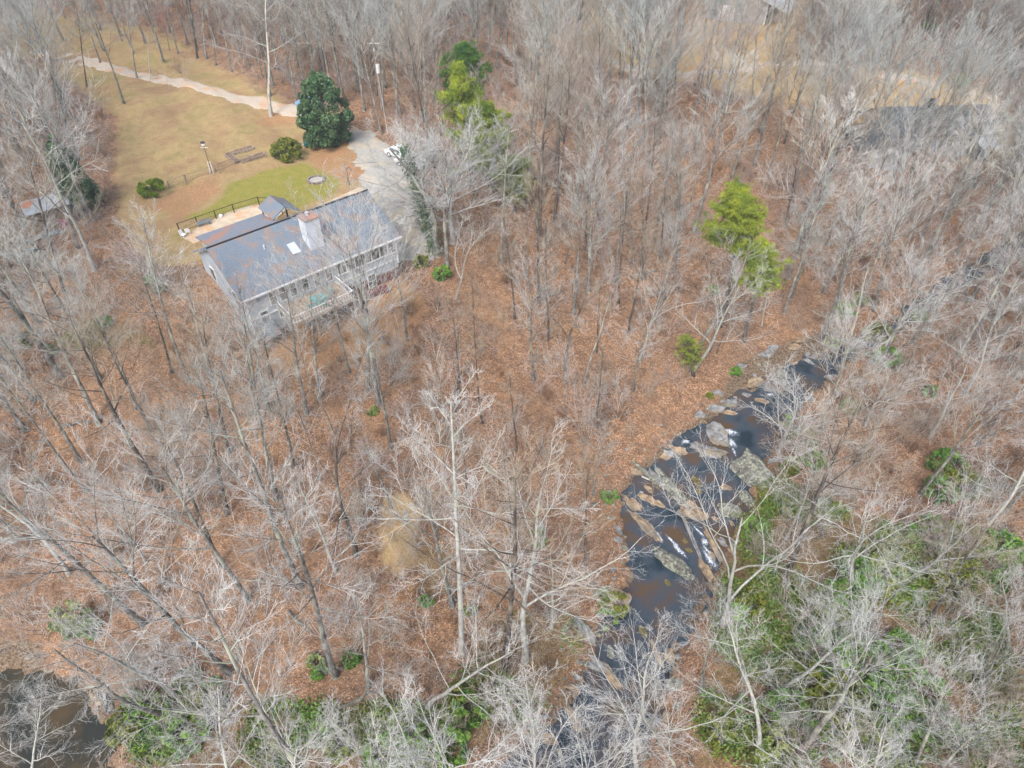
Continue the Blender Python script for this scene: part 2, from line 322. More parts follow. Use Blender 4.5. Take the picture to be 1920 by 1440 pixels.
# water: follows the creek, lies inside its banks
def water_mat():
    m,t,b=nodes('creek_water'); N=t.nodes; L=t.links
    g=N.new('ShaderNodeNewGeometry'); n=N.new('ShaderNodeTexNoise'); n.inputs['Scale'].default_value=.35; n.inputs['Detail'].default_value=5
    L.new(g.outputs['Position'],n.inputs['Vector'])
    r=N.new('ShaderNodeValToRGB'); e=r.color_ramp.elements; e.new(.5); e.new(.6)
    for k,(p,c) in enumerate([(.34,srgb(34,48,58)),(.46,srgb(64,74,84)),(.54,srgb(76,72,74)),(.64,srgb(88,70,50))]): e[k].position=p; e[k].color=c
    L.new(n.outputs['Fac'],r.inputs[0]); sp=N.new('ShaderNodeSeparateXYZ'); L.new(g.outputs['Position'],sp.inputs[0]); mr=N.new('ShaderNodeMapRange'); mr.inputs['From Min'].default_value=-16; mr.inputs['From Max'].default_value=-24; L.new(sp.outputs[0],mr.inputs[0])
    r2=N.new('ShaderNodeValToRGB'); r2.color_ramp.elements[0].position=.4; r2.color_ramp.elements[1].position=.65; r2.color_ramp.elements[0].color=srgb(44,46,40); r2.color_ramp.elements[1].color=srgb(80,66,42); L.new(n.outputs['Fac'],r2.inputs[0])
    mx=N.new('ShaderNodeMixRGB'); L.new(mr.outputs[0],mx.inputs[0]); L.new(r.outputs[0],mx.inputs[1]); L.new(r2.outputs[0],mx.inputs[2]); L.new(mx.outputs[0],b.inputs['Base Color'])
    b.inputs['Roughness'].default_value=.2; b.inputs['Specular IOR Level'].default_value=.35
    mp=N.new('ShaderNodeMapping'); mp.inputs['Scale'].default_value=(1,.5,1); mp.inputs['Rotation'].default_value=(0,0,.5); L.new(g.outputs['Position'],mp.inputs[0])
    n2=N.new('ShaderNodeTexNoise'); n2.inputs['Scale'].default_value=5; n2.inputs['Detail'].default_value=4; L.new(mp.outputs[0],n2.inputs['Vector'])
    bp=N.new('ShaderNodeBump'); bp.inputs['Strength'].default_value=.6; bp.inputs['Distance'].default_value=.05; L.new(n2.outputs['Fac'],bp.inputs['Height']); L.new(bp.outputs[0],b.inputs['Normal'])
    return m
wx=np.arange(-92,120,1.); wy=np.arange(-6,130,1.); WX,WY=np.meshgrid(wx,wy); keep=(creek_sdf(WX,WY)<2.2)
Iw=np.arange(WX.size).reshape(WX.shape); Fw=np.stack([Iw[:-1,:-1],Iw[:-1,1:],Iw[1:,1:],Iw[1:,:-1]],-1).reshape(-1,4)
kq=(keep[:-1,:-1]|keep[1:,1:]|keep[:-1,1:]|keep[1:,:-1]).ravel(); Fw=Fw[kq]; us=np.unique(Fw); mp_=np.zeros(WX.size,int); mp_[us]=np.arange(len(us))
Vw=np.stack([WX.ravel()[us],WY.ravel()[us],np.full(len(us),.02)],-1)
wme=fast_mesh('water',Vw,mp_[Fw],[water_mat()],smooth=True); wob_=bpy.data.objects.new('water',wme); col.objects.link(wob_); tag(wob_,kind='structure')
def foam_mat():
    m,t,b=nodes('white_water_foam'); N=t.nodes; L=t.links
    g=N.new('ShaderNodeNewGeometry'); n=N.new('ShaderNodeTexNoise'); n.inputs['Scale'].default_value=7; n.inputs['Detail'].default_value=6; L.new(g.outputs['Position'],n.inputs['Vector'])
    r=N.new('ShaderNodeValToRGB'); r.color_ramp.elements[0].position=.4; r.color_ramp.elements[1].position=.75; r.color_ramp.elements[0].color=srgb(104,122,138); r.color_ramp.elements[1].color=srgb(226,234,242)
    sp=N.new('ShaderNodeSeparateXYZ'); L.new(g.outputs['Position'],sp.inputs[0]); mr=N.new('ShaderNodeMapRange'); mr.inputs['From Min'].default_value=.0; mr.inputs['From Max'].default_value=.12; mr.inputs['To Min'].default_value=-.3; mr.inputs['To Max'].default_value=.16; L.new(sp.outputs[2],mr.inputs[0])
    ad=N.new('ShaderNodeMath'); ad.operation='ADD'; L.new(n.outputs['Fac'],ad.inputs[0]); L.new(mr.outputs[0],ad.inputs[1]); r.color_ramp.elements[0].color=srgb(72,84,98)
    L.new(ad.outputs[0],r.inputs[0]); L.new(r.outputs[0],b.inputs['Base Color']); b.inputs['Roughness'].default_value=.4; return m
fb=MB()
for (px,py,a,bb,ang) in [(1366,822,1.1,.6,-20),(1368,842,.5,.9,10),(1284,836,.6,.35,0),(1300,980,.8,.55,-50),(1268,1040,.3,1.3,28),(1256,1026,.16,.9,30),(1308,1010,.18,1.2,30),(1372,858,.2,.8,5),(1322,1044,.16,1.1,25),(1345,815,.2,.5,40),(1318,1028,.4,.5,0),(1328,1060,.38,1.5,22),(1334,1078,.35,.7,15),(1233,1018,.2,.9,20),(1200,935,.3,.2,0),(1440,752,.6,.3,0)]:
    p=at(px,py); n=18; vs=[]; 
    for ringr in (0,.5,1.):
        for j in range(n):
            t=2*math.pi*j/n; rr=ringr*(1+rnd.uniform(-.3,.3)*(ringr>.6)); xx=a*rr*math.cos(t); yy=bb*rr*math.sin(t); c,s_=math.cos(R(ang)),math.sin(R(ang))
            vs.append((p.x+xx*c-yy*s_,p.y+xx*s_+yy*c,.02+.09*(1-ringr)+.0-(.03 if ringr==1 else -rnd.uniform(0,.05))))
    fb.add(vs,[tuple(range(n))]+[(k*n+j,k*n+(j+1)%n,(k+1)*n+(j+1)%n,(k+1)*n+j) for k in (0,1) for j in range(n)])
tag(fb.build('rapids_foam',foam_mat(),smooth=True),kind='structure')

# sheets on the ground: drives, walks, patio
def strip(name,pxs,w,mt,dz=.06,wn=.25):
    P=[at(*p) for p in pxs]; pts=[]
    for i in range(len(P)-1):
        L_=(P[i+1]-P[i]).length; n=max(1,int(L_/.6))
        for k in range(n): pts.append(P[i].lerp(P[i+1],k/n))
    pts.append(P[-1])
    for _ in range(6): pts=[pts[0]]+[(pts[i-1]+pts[i]*2+pts[i+1])/4 for i in range(1,len(pts)-1)]+[pts[-1]]
    ws=w if isinstance(w,(list,tuple)) else [w]*len(pxs); vs=[]; nc=9
    for i,p in enumerate(pts):
        t=i/(len(pts)-1)*(len(ws)-1); k=min(int(t),len(ws)-2); ww=ws[k]+(ws[k+1]-ws[k])*(t-k)
        d=(pts[min(i+1,len(pts)-1)]-pts[max(i-1,0)]); d=Vector((d.x,d.y,0)).normalized(); s_=Vector((-d.y,d.x,0))
        jl=math.sin(i*.7)*wn*.5+rnd.uniform(-wn,wn)*.5; jr=math.cos(i*.53)*wn*.5+rnd.uniform(-wn,wn)*.5
        for j in range(nc):
            q=p+s_*((j/(nc-1)-.5)*ww+(jl if j==0 else 0)+(jr if j==nc-1 else 0)); e=0 if 0<j<nc-1 else -.1
            vs.append((q.x,q.y,gz(q.x,q.y)+dz+e))
    fs=[(i*nc+j,i*nc+j+1,(i+1)*nc+j+1,(i+1)*nc+j) for i in range(len(pts)-1) for j in range(nc-1)]
    return tag(link(name,vs,fs,mt,smooth=True),kind='structure')
M['gravel']=mat('gravel',srgb(196,186,172),srgb(166,154,140),8,.95,6,.3,c3=srgb(190,160,134),s3=.4,coord='Object')
M['gravel_grey']=mat('gravel_grey',srgb(180,178,174),srgb(148,145,140),8,.95,6,.3,c3=srgb(184,174,156),s3=.5)
strip('driveway',[(60,95),(110,104),(145,113),(200,125),(300,148),(400,170),(480,190),(560,212),(640,240),(690,268)],[3.4,3.2,3,3,3,3,3,3.1,3.4,4.5],M['gravel'],.08,.5)
strip('parking_area',[(672,250),(700,285),(722,320),(745,370),(765,430),(770,490)],[3.6,5,6.5,7.5,7.5,6],M['gravel_grey'],.11,.8)
strip('far_driveway',[(1060,88),(1110,105),(1180,128),(1290,140),(1380,133),(1500,117),(1580,128),(1680,145),(1760,162)],2.6,M['gravel'],.08,.5)
strip('far_side_driveway',[(1500,215),(1545,205),(1590,190),(1600,150)],[5,5,4,3],M['gravel'],.12,.6)
strip('far_front_walk',[(1780,325),(1830,300),(1852,270),(1850,230)],[4,3.2,2.5,2],M['gravel'],.12,.4)
strip('patio',[(352,452),(380,438),(440,408),(500,392),(532,400)],[2.2,3.6,3.6,3.8,3],M['concrete'],.12,.15)
strip('walkway',[(600,392),(640,376),(684,356)],[1.7,2.2,2.2],M['concrete'],.12,.1)

# ------------------------------------------------------------------ main house
T=Matrix.Translation
def house_frame(name,o,z,rot,label,cat='house',group=None):
    e=empty(name,(o[0],o[1],z),R(rot)); return tag(e,label,cat,group)
def wall_with_gables(prof,u0,u1):
    m=MB(); k=len(prof); m.add([(u0,v,z) for v,z in prof]+[(u1,v,z) for v,z in prof],[tuple(range(k)),tuple(range(2*k-1,k-1,-1))]+[(i,k+i,k+(i+1)%k,(i+1)%k) for i in range(k)]); return m
def window(par,u0,u1,z0,z1,v,name='window',mull=1,cross=True,fw=.09,d=.07):
    m=MB(); m.box(u0,u1,v-d,v,z0,z0+fw); m.box(u0,u1,v-d,v,z1-fw,z1); m.box(u0,u0+fw,v-d,v,z0+fw,z1-fw); m.box(u1-fw,u1,v-d,v,z0+fw,z1-fw)
    for k in range(1,mull+1): x=u0+(u1-u0)*k/(mull+1); m.box(x-.03,x+.03,v-d+.01,v,z0+fw,z1-fw)
    if cross: m.box(u0+fw,u1-fw,v-d+.015,v,(z0+z1)/2-.03,(z0+z1)/2+.03)
    f=m.build(name,M['white'],par); g=MB(); g.box(u0+fw,u1-fw,v-.035,v-.004,z0+fw,z1-fw); g.build('pane',M['glass'],f); return f
H=house_frame('house',HO,HZ,40.8,'long pale blue house with slate grey roof, chimney and deck, in bare woods','house')
prof=[(.6,-.6),(.6,5.35),(6.06,8.25),(11.5,5.35),(11.5,2.2),(8,-.6)]
wl=wall_with_gables(prof,.5,18.4).build('wall',M['siding'],H)
fd=MB(); fd.box(10.4,18.43,.56,.62,-.6,1.3); fd.build('foundation',M['brick'],H)
tr=MB(); tr.box(.42,.56,.5,.62,-.5,5.3); tr.box(18.36,18.5,.5,.62,1.9,5.3); tr.box(.5,18.4,.52,.59,2.36,2.52); tr.build('trim',M['white'],H)
rf=MB()
rf.slab([(0,0,5.42),(18.9,0,5.42),(18.9,6.1,8.62),(0,6.1,8.62)],.16); rf.slab([(0,6.1,8.615),(18.9,6.1,8.615),(18.9,12.1,5.42),(0,12.1,5.42)],.16)
roof=rf.build('roof',M['shingle'],H)
rc=MB(); rc.tube([(0,6.1,8.62),(18.9,6.1,8.62)],[.1,.1],6); rc.build('ridge_cap',M['rubber'],roof)
re=MB(); re.slab([(1.6,10.9,6.02),(9.6,10.9,6.02),(9.6,15.6,5.0),(1.6,15.6,5.0)],.14); re.build('rear_roof',M['shingle_leafy'],H)
rw=MB(); rw.box(2,9.2,11.52,15.1,2.4,4.95); rw.build('rear_wall',M['siding'],H)
eg=MB(); eg.slab([(9.3,11.6,6.0),(11,11.6,7.0),(11,15.3,7.0),(9.3,15.3,6.0)],.12); eg.slab([(11,11.6,6.995),(12.7,11.6,6.0),(12.7,15.3,6.0),(11,15.3,6.995)],.12)
for u in (9.6,12.4): eg.box(u-.08,u+.08,14.8,14.96,2.9,5.95)
eg.build('entry_porch',M['shingle'],H)
fa=MB(); fa.box(-.02,18.92,-.1,-.005,5.22,5.42); fa.build('gutter',M['white'],H)
M['pale_siding']=mat('pale_siding',srgb(206,214,224),srgb(190,200,212),1,.7,3); ch=MB(); ch.box(9.1,10.7,2.1,3.6,5.9,9.9); chm=ch.build('chimney',M['pale_siding'],H)
cc=MB(); cc.box(9.0,10.8,2.0,3.7,9.9,10.02); cc.build('chimney_cap',M['shingle_leafy'],chm); cf=MB(); cf.cyl(9.9,3.0,10.02,10.4,.18); cf.build('flue',M['metal_roof'],chm)
for (u,v) in ((7.2,2.3),):
    z=5.42+v*3.2/6.1; s=MB(); s.slab([(u,v,z+.14),(u+.9,v,z+.14),(u+.9,v+1.2,z+.14+.63),(u,v+1.2,z+.14+.63)],.12); s.build('skylight',M['metal_roof'],H)
vp=MB(); vp.cyl(5,4,7.4,8.0,.07); vp.build('vent_pipe',M['white'],H)
window(H,1.5,2.5,1.5,3.0,.6,mull=0); window(H,3.5,4.3,1.3,2.8,.6,mull=0)
for u in (2.9,4.0,5.2,6.6,8.0,9.4): window(H,u,u+.85,3.15,5.2,.6,'glazed_door' if u>5 else 'window',0)
# screened porch: solid low wall, dark opening with white posts, under the same roof
sp=MB(); sp.box(10.9,18.36,.545,.585,3.5,5.2); scr=sp.build('porch_opening',M['glass'],H)
pp=MB()
for k in range(8): u=10.9+k*1.06; pp.box(u-.05,u+.05,.45,.54,3.45,5.22)
pp.box(10.8,18.4,.43,.54,3.38,3.48); pp.build('porch_posts',M['white'],H)
window(H,11.2,12.3,.1,1.9,.556,'basement_window',1); window(H,14.2,15.3,.1,1.9,.556,'basement_window',1)
# left gable windows
gm=MB()
for v0,z0 in ((2.5,3.2),(8.0,3.4)):
    f=MB(); f.box(.43,.5,v0,v0+1.1,z0,z0+1.5); w_=f.build('window',M['white'],H); g=MB(); g.box(.40,.428,v0+.1,v0+1,z0+.1,z0+1.4); g.build('pane',M['glass'],w_)
ac=MB(); ac.slab([(.5,.55,1.75),(2.6,.55,1.75),(2.6,-1.7,1.15),(.5,-1.7,1.15)],.08); ac.box(.55,.65,-1.65,-1.55,-.4,1.1); ac.box(2.45,2.55,-1.65,-1.55,-.4,1.1); ac.build('basement_awning',M['shingle'],H)
# deck
dk=MB()
for k in range(24): dk.box(3.4,10.4,-3.4+k*.165,-3.4+k*.165+.15,2.72,2.78)
for u in (3.5,5.8,8.1,10.3): dk.box(u-.08,u+.08,-3.3,-3.14,-.5,2.72)
dk.box(3.4,10.4,-3.42,-3.36,2.5,2.72); deck=dk.build('deck',M['wood'],H)
rl=MB()
for a,b in (((3.45,-3.3),(10.35,-3.3)),((3.45,-3.3),(3.45,.4)),((10.35,-3.3),(10.35,.4))):
    rl.bar((*a,3.72),(*b,3.72),.1,.06); rl.bar((*a,2.95),(*b,2.95),.05,.05); n=int(math.dist(a,b)/.3)
    for k in range(n+1): t=k/n; rl.box(a[0]+(b[0]-a[0])*t-.02,a[0]+(b[0]-a[0])*t+.02,a[1]+(b[1]-a[1])*t-.02,a[1]+(b[1]-a[1])*t+.02,2.78,3.7)
rl.build('railing',M['white'],deck)
def hp(u,v,z): p=HO+HU*u+HV*v; return (p.x,p.y,HZ+z)
# furniture on the deck (things of their own)
t=tag(empty('patio_table',hp(7.1,-1.7,2.78),R(40.8)),'square teal covered table on the deck of the blue house','table')
b=MB(); b.box(-.75,.75,-.55,.55,.7,.76); b.build('tabletop',M['teal'],t)
cl=MB(); cl.slab([(-.78,-.58,.79),(.78,-.58,.79),(.78,.58,.79),(-.78,.58,.79)],.02); cl.slab([(-.79,-.6,.78),(.79,-.6,.78),(.79,-.66,.3),(-.79,-.66,.3)],.02); cl.build('table_cover',M['teal'],t)
for x in (-.65,.65):
    for y in (-.45,.45): l=MB(); l.box(x-.03,x+.03,y-.03,y+.03,0,.7); l.build('leg',M['white'],t)
def chair_at(name,pos,rz,mt,label,group=None):
    c=tag(empty(name,pos,rz),label,'chair',group)
    s=MB(); s.box(-.25,.25,-.24,.24,.4,.47); s.build('seat',mt,c); s=MB(); s.slab([(-.25,.22,.47),(.25,.22,.47),(.25,.34,1.0),(-.25,.34,1.0)],.05); s.build('backrest',mt,c)
    for x in (-.22,.22):
        for y in (-.2,.22): l=MB(); l.box(x-.02,x+.02,y-.02,y+.02,0,.4); l.build('leg',M['white'],c)
    return c
chair_at('deck_chair',hp(6.0,-2.2,2.78),R(130),M['teal'],'pale teal chair left of the teal table on the deck')
chair_at('deck_chair',hp(8.6,-1.4,2.78),R(-20),M['teal'],'pale teal chair right of the teal table on the deck')
chair_at('deck_chair',hp(7.2,-2.85,2.78),R(200),M['teal'],'pale teal chair in front of the teal table on the deck')
# air unit / storage box in front of the basement
p=at(575,600); t=tag(empty('storage_box',p,R(30)),'small grey blue storage box on the slope below the deck','storage box')
b=MB(); b.box(-.6,.6,-.45,.45,0,.7); b.build('box_body',M['grey_wall'],t); b=MB(); b.slab([(-.66,-.5,.74),(.66,-.5,.74),(.66,.5,.84),(-.66,.5,.84)],.08); b.build('lid',M['siding'],t)
# low red retaining wall curving under the porch
w=MB(); pts=[at(*q) for q in ((612,585),(640,582),(668,574),(690,560),(712,548),(728,545))]
for i in range(len(pts)-1):
    a,b_=pts[i],pts[i+1]; w.bar(a+Vector((0,0,.1)),b_+Vector((0,0,.1)),.9,.9)
tag(w.build('retaining_wall',M['brick']),'low dark red retaining wall curving below the screened porch','retaining wall')
# ------------------------------------------------------------------ yard things
def fence(name,pxs,h,label,mt,wire=True,step=2.2,mesh=True,cat='fence'):
    P=[at(*q) for q in pxs]; e=tag(empty(name,P[0]),label,cat); o=P[0]; pn=MB()
    pts=[]
    for i in range(len(P)-1):
        n=max(1,round((P[i+1]-P[i]).length/step))
        for k in range(n): q=P[i].lerp(P[i+1],k/n); pts.append(Vector((q.x,q.y,gz(q.x,q.y))))
    pts.append(P[-1])
    for q in pts: m=MB(); r=q-o; m.box(r.x-.05,r.x+.05,r.y-.05,r.y+.05,r.z-.1,r.z+h+.05); m.build('post',mt,e)
    for i in range(len(pts)-1):
        a,b_=pts[i]-o,pts[i+1]-o
        for zz in ((.1,h*.5,h) if wire else (h,)): pn.bar(a+Vector((0,0,zz)),b_+Vector((0,0,zz)),.025 if zz<h else .05)
        if mesh:
            n=int((b_-a).length/.3)
            for k in range(1,n): q=a.lerp(b_,k/n); pn.bar(q+Vector((0,0,.1)),q+Vector((0,0,h)),.012)
    pn.build('wire_panel',mt,e); return e
fence('patio_fence',[(338,436),(372,424),(440,400),(487,386),(527,389),(530,401)],1.2,'thin black metal fence along the patio behind the blue house',M['black'])
fence('garden_fence',[(318,352),(350,340),(405,322),(442,308),(468,303),(500,296)],.9,'low weathered wire fence crossing the lawn beside the garden beds',M['wood_dark'],step=4.5)
# raised beds
gb=tag(empty('garden_bed',at(455,295)),'U shaped timber garden bed frame on the tan lawn','garden bed'); o=gb.location
def bed(pxs,nm):
    P=[at(*q)-o for q in pxs]; m=MB()
    for i in range(4): m.bar(P[i]+Vector((0,0,.14)),P[(i+1)%4]+Vector((0,0,.14)),.14,.34)
    m.build(nm,M['wood_dark'],gb); s=MB(); s.slab([q+Vector((0,0,.2)) for q in P],.1); s.build('soil',M['soil'],gb)
bed([(422,293),(431,289),(451,303),(441,308)],'timber_frame'); bed([(434,287),(472,276),(477,280),(440,291)],'timber_frame'); bed([(452,303),(492,289),(497,293),(456,307)],'timber_frame')
# birdhouse on a pole
p=at(398,325); t=tag(empty('birdhouse_pole',p),'white birdhouse on a tall thin dark pole by the garden fence','birdhouse')
m=MB(); m.cyl(0,0,0,3.9,.035,8); m.build('pole',M['black'],t)
m=MB(); m.box(-.2,.2,-.17,.17,3.9,4.22); m.box(-.5,.5,-.03,.03,3.55,3.6); bh=m.build('birdhouse',M['white'],t)
m=MB(); m.slab([(-.26,-.24,4.2),(.26,-.24,4.2),(.26,0,4.42),(-.26,0,4.42)],.04); m.slab([(-.26,0,4.418),(.26,0,4.418),(.26,.24,4.2),(-.26,.24,4.2)],.04); m.build('birdhouse_roof',M['black'],bh)
m=MB()
for k in (-1,1): m.bar((k*.22,.1,0),(k*.16,0,1.7),.04); m.bar((k*.22,-.2,0),(k*.16,0,1.7),.04)
for z in (.5,1.0,1.5): m.bar((-.22,0,z),(.22,0,z),.03)
m.build('trellis',M['white'],t)
# small posts
for px,py,lb in ((412,325,'short bare wooden post right of the birdhouse pole'),(350,346,'short bare wooden post at the low end of the garden fence')):
    m=MB(); q=at(px,py); m.cyl(q.x,q.y,q.z,q.z+1.3,.07,6); tag(m.build('wooden_post',M['wood_dark']),lb,'post')
# feeder hook
p=at(655,347); t=tag(empty('bird_feeder_stand',p),'thin dark hooked stand with two bird feeders on the pine straw','bird feeder')
m=MB(); m.tube([(0,0,0),(0,0,2.2),(.25,0,2.5),(.5,0,2.3)],[.035]*4,5); m.tube([(.1,0,0),(0,0,1.2)],[.03,.03],5); m.tube([(-.35,0,0),(0,0,1.2)],[.03,.03],5); m.tube([(0,0,2.1),(-.3,0,2.6)],[.03,.03],5); m.build('stand',M['black'],t)
for x,z in ((.5,2.0),(-.3,2.5)): m=MB(); m.cyl(x,0,z,z+.3,.12,8); m.build('feeder',M['wood_dark'],t)
# fire ring
p=at(593,339); t=tag(empty('fire_ring',p),'round ring of grey stones in a bare patch of the green lawn','fire ring')
for k in range(14):
    a=2*math.pi*k/14; m=MB(); m.box(-.2,.2,-.13,.13,0,.28,0,T((1.05*math.cos(a),1.05*math.sin(a),0))@Matrix.Rotation(a+1.57+rnd.uniform(-.2,.2),4,'Z')); m.build('stone',M['stone'],t)
m=MB(); m.cyl(0,0,.02,.1,.95,20); m.build('ash_bed',M['gravel_grey'],t)
# patio furniture
def bench(px,py,rz,label):
    t=tag(empty('garden_bench',at(px,py),R(rz)),label,'bench')
    m=MB()
    for k in range(3): m.box(-.8,.8,-.3+k*.17,-.16+k*.17,.42,.46)
    m.build('seat',M['grey_wall'],t); m=MB()
    for k in range(3): m.box(-.8,.8,.24,.28,.55+k*.15,.67+k*.15)
    m.build('backrest',M['grey_wall'],t)
    for x in (-.72,.72):
        for y in (-.24,.24): m=MB(); m.box(x-.03,x+.03,y-.03,y+.03,0,.42 if y<0 else 1); m.build('leg',M['grey_wall'],t)
bench(384,424,215,'pale grey bench on the patio behind the house')
chair_at('patio_chair',at(346,446),R(70),M['white'],'white chair at the left end of the patio')
chair_at('patio_chair',at(354,440),R(200),M['white'],'white chair turned away beside the patio end')
m=MB(); q=at(415,408)
for a,b_ in ((.2,.0),): pass
m.tube([(q.x,q.y,q.z+z) for z in (.0,.08,.25,.42,.5)],[.08,.2,.28,.2,.06],12); tag(m.build('garden_globe',M['white'],smooth=True),'white garden globe by the patio fence','ornament')
m=MB(); t=tag(empty('garden_cart',at(580,276),R(20)),'small teal cart beside the magnolia','cart')
m.box(-.7,.7,-.4,.4,.35,.7); m.build('tub',M['teal_dark'],t); m=MB(); m.bar((-.7,-.3,.6),(-1.4,-.3,.75),.05); m.bar((-.7,.3,.6),(-1.4,.3,.75),.05); m.build('handle',M['metal_roof'],t)
for y in (-.42,.42): m=MB(); m.tube([(.35,y-.05,.25),(.35,y+.05,.25)],[.25,.25],14); m.build('wheel',M['rubber'],t)
# utility pole with box, line and guy wire
p=at(716,205); t=tag(empty('utility_pole',p),'wooden utility pole with a white transformer box among the bare trees','utility pole')
m=MB(); m.tube([(0,0,0),(0,0,10.5)],[.17,.12],8); m.build('pole',M['wood_dark'],t)
m=MB(); m.tube([(.25,-.3,5.6),(.25,-.3,6.8)],[.3,.3],12); m.build('transformer',M['white'],t); m=MB(); m.box(-.1,.1,-.35,-.15,8.6,9.1); m.box(-.9,.9,-.05,.05,9.6,9.75); m.build('crossarm',M['white'],t)
m=MB(); g_=at(727,252)-p; m.tube([(0,0,6.5),tuple(g_)],[.03,.03],4); m.build('guy_wire',M['metal_roof'],t)
# shed at left
def shed(px,py,rot,label,w,d,h,mt,mroof,name='shed'):
    p=at(px,py); t=tag(empty(name,p,R(rot)),label,'shed')
    m=MB(); m.box(-w/2,w/2,-d/2,d/2,-.3,h); m.build('wall',mt,t)
    m=MB(); m.slab([(-w/2-.3,-d/2-.4,h+.1),(w/2+.3,-d/2-.4,h+.1),(w/2+.3,0,h+.9),(-w/2-.3,0,h+.9)],.1); m.slab([(-w/2-.3,0,h+.897),(w/2+.3,0,h+.897),(w/2+.3,d/2+.4,h+.1),(-w/2-.3,d/2+.4,h+.1)],.1); m.build('roof',mroof,t)
    m=MB(); m.box(-.5,.5,-d/2-.05,-d/2+.0,0,1.9); m.build('door',M['wood_dark'],t); return t
M['leafy_metal']=mat('leafy_metal_roof',srgb(170,178,186),srgb(146,154,162),2,.6,3,c3=srgb(170,120,92),s3=.5)
shed(100,415,38,'small open shed with a leaf strewn grey metal roof beside the big leaning tree',4.2,3.2,2.3,M['wood_dark'],M['leafy_metal'])
p=at(82,446); t=tag(empty('lumber_stack',p,R(38)),'long pale board stack lying below the small shed','lumber')
for k in range(3): m=MB(); m.box(-2,2,-.45+k*.31,-.17+k*.31,.25,.33); m.build('board',M['grey_wall'],t)
m=MB(); m.box(-1.7,-1.5,-.4,.4,0,.25); m.box(1.5,1.7,-.4,.4,0,.25); m.build('trestle',M['wood_dark'],t)
m=MB(); q=at(124,419); m.box(q.x-.6,q.x+.6,q.y-.5,q.y+.5,q.z,q.z+.6); m.slab([(q.x-.7,q.y-.6,q.z+.75),(q.x+.7,q.y-.6,q.z+.62),(q.x+.7,q.y+.6,q.z+.66),(q.x-.7,q.y+.6,q.z+.85)],.14); tag(m.build('covered_mower',M['cloth_red']),'dark magenta cover over a mower next to the shed','covered mower')
m=MB(); q=at(58,474); m.slab([(q.x-.7,q.y-.5,q.z+.4),(q.x+.6,q.y-.6,q.z+.45),(q.x+.7,q.y+.6,q.z+.5),(q.x-.6,q.y+.5,q.z+.35)],.35); tag(m.build('grey_tub',M['grey_wall']),'small pale blue grey tub among the left woods','tub')
# cars
def car(px,py,rot,body,label,dz=.1):
    p=at(px,py); p.z+=dz; t=tag(empty('parked_car',p,R(rot)),label,'car')
    m=MB(); L_,Wd=2.25,.9
    prof=[(-L_,.35),(-L_,.8),(-L_+.25,.95),(-1.6,1.0),(-1.15,1.42),(.55,1.46),(1.05,1.05),(L_-.25,.9),(L_,.7),(L_,.35)]
    k=len(prof); m.add([(x,-Wd*(.86 if z>1.1 else 1),z) for x,z in prof]+[(x,Wd*(.86 if z>1.1 else 1),z) for x,z in prof],[tuple(range(k)),tuple(range(2*k-1,k-1,-1))]+[(i,k+i,k+(i+1)%k,(i+1)%k) for i in range(k)]); bd=m.build('body',body,t)
    g=MB(); g.slab([(.58,-.74,1.455),(.58,.74,1.455),(1.02,.8,1.1),(1.02,-.8,1.1)],.02); g.build('windscreen',M['glass'],t)
    g=MB(); g.slab([(-1.18,-.74,1.425),(-1.18,.74,1.425),(-1.57,.8,1.05),(-1.57,-.8,1.05)],.02); g.build('rear_window',M['glass'],t)
    for y in (-1,1): g=MB(); g.add([(-1.3,y*.905,1.02),(.85,y*.905,1.08),(.5,y*.80,1.4),(-1.05,y*.80,1.37)],[(0,1,2,3)]); g.v+= [(x,yy*.99,z) for x,yy,z in g.v]; g.f+=[(4,5,6,7)]; g.m+=[0]; g.build('side_window',M['glass'],t)
    for x in (-1.4,1.4):
        for y in (-.84,.84):
            g=MB(); g.tube([(x,y-.1,.33),(x,y+.1,.33)],[.33,.33],16); w_=g.build('wheel',M['rubber'],t); g=MB(); s_=1 if y>0 else -1; g.tube([(x,y+s_*.1,.33),(x,y+s_*.12,.33)],[.2,.2],10); g.build('rim',M['metal_roof'],w_)
    for y in (-.6,.6): g=MB(); g.box(L_-.06,L_+.02,y-.17,y+.17,.6,.76); g.build('headlight',M['glass'],t)
    return t
car(752,296,-38,M['car_white'],'white car parked on the gravel under bare branches'); car(772,312,-30,M['car_white'],'second white car, half hidden behind the first under the ivy clad tree')
car(583,203,-25,M['car_blue'],'pale blue car on the driveway behind the magnolia')
# ------------------------------------------------------------------ far house, upper right
p=at(1795,262); H2=tag(empty('far_house',(p.x,p.y,p.z),R(4)),'grey roofed house with pale blue walls behind pink twigged trees at upper right','house')
Lh=18; m=wall_with_gables([(-4.4,-.8),(-4.4,3.1),(0,5.5),(4.4,3.1),(4.4,-.8)],-15.2,2.2); m.build('wall',M['siding'],H2)
m=MB(); m.slab([(-15.8,-5,3.0),(2.8,-5,3.0),(2.8,0,5.8),(-15.8,0,5.8)],.16); m.slab([(-15.8,0,5.797),(2.8,0,5.797),(2.8,5,3.0),(-15.8,5,3.0)],.16); M['shingle_dark']=mat('shingle_dark',srgb(84,92,98),srgb(108,114,118),6,.9,5,.3); m.build('roof',M['shingle_dark'],H2)
m=MB(); m.box(-7.6,-6.8,-.6,.2,4.8,6.9); m.build('chimney',M['rubber'],H2)
m=wall_with_gables([(-20,-.8),(-20,2.6),(-17,4.1),(-14,2.6),(-14,-.8)],-9.5,-1.5)
m.v=[(y,x,z) for x,y,z in m.v]; m.build('side_wing_wall',M['siding'],H2)
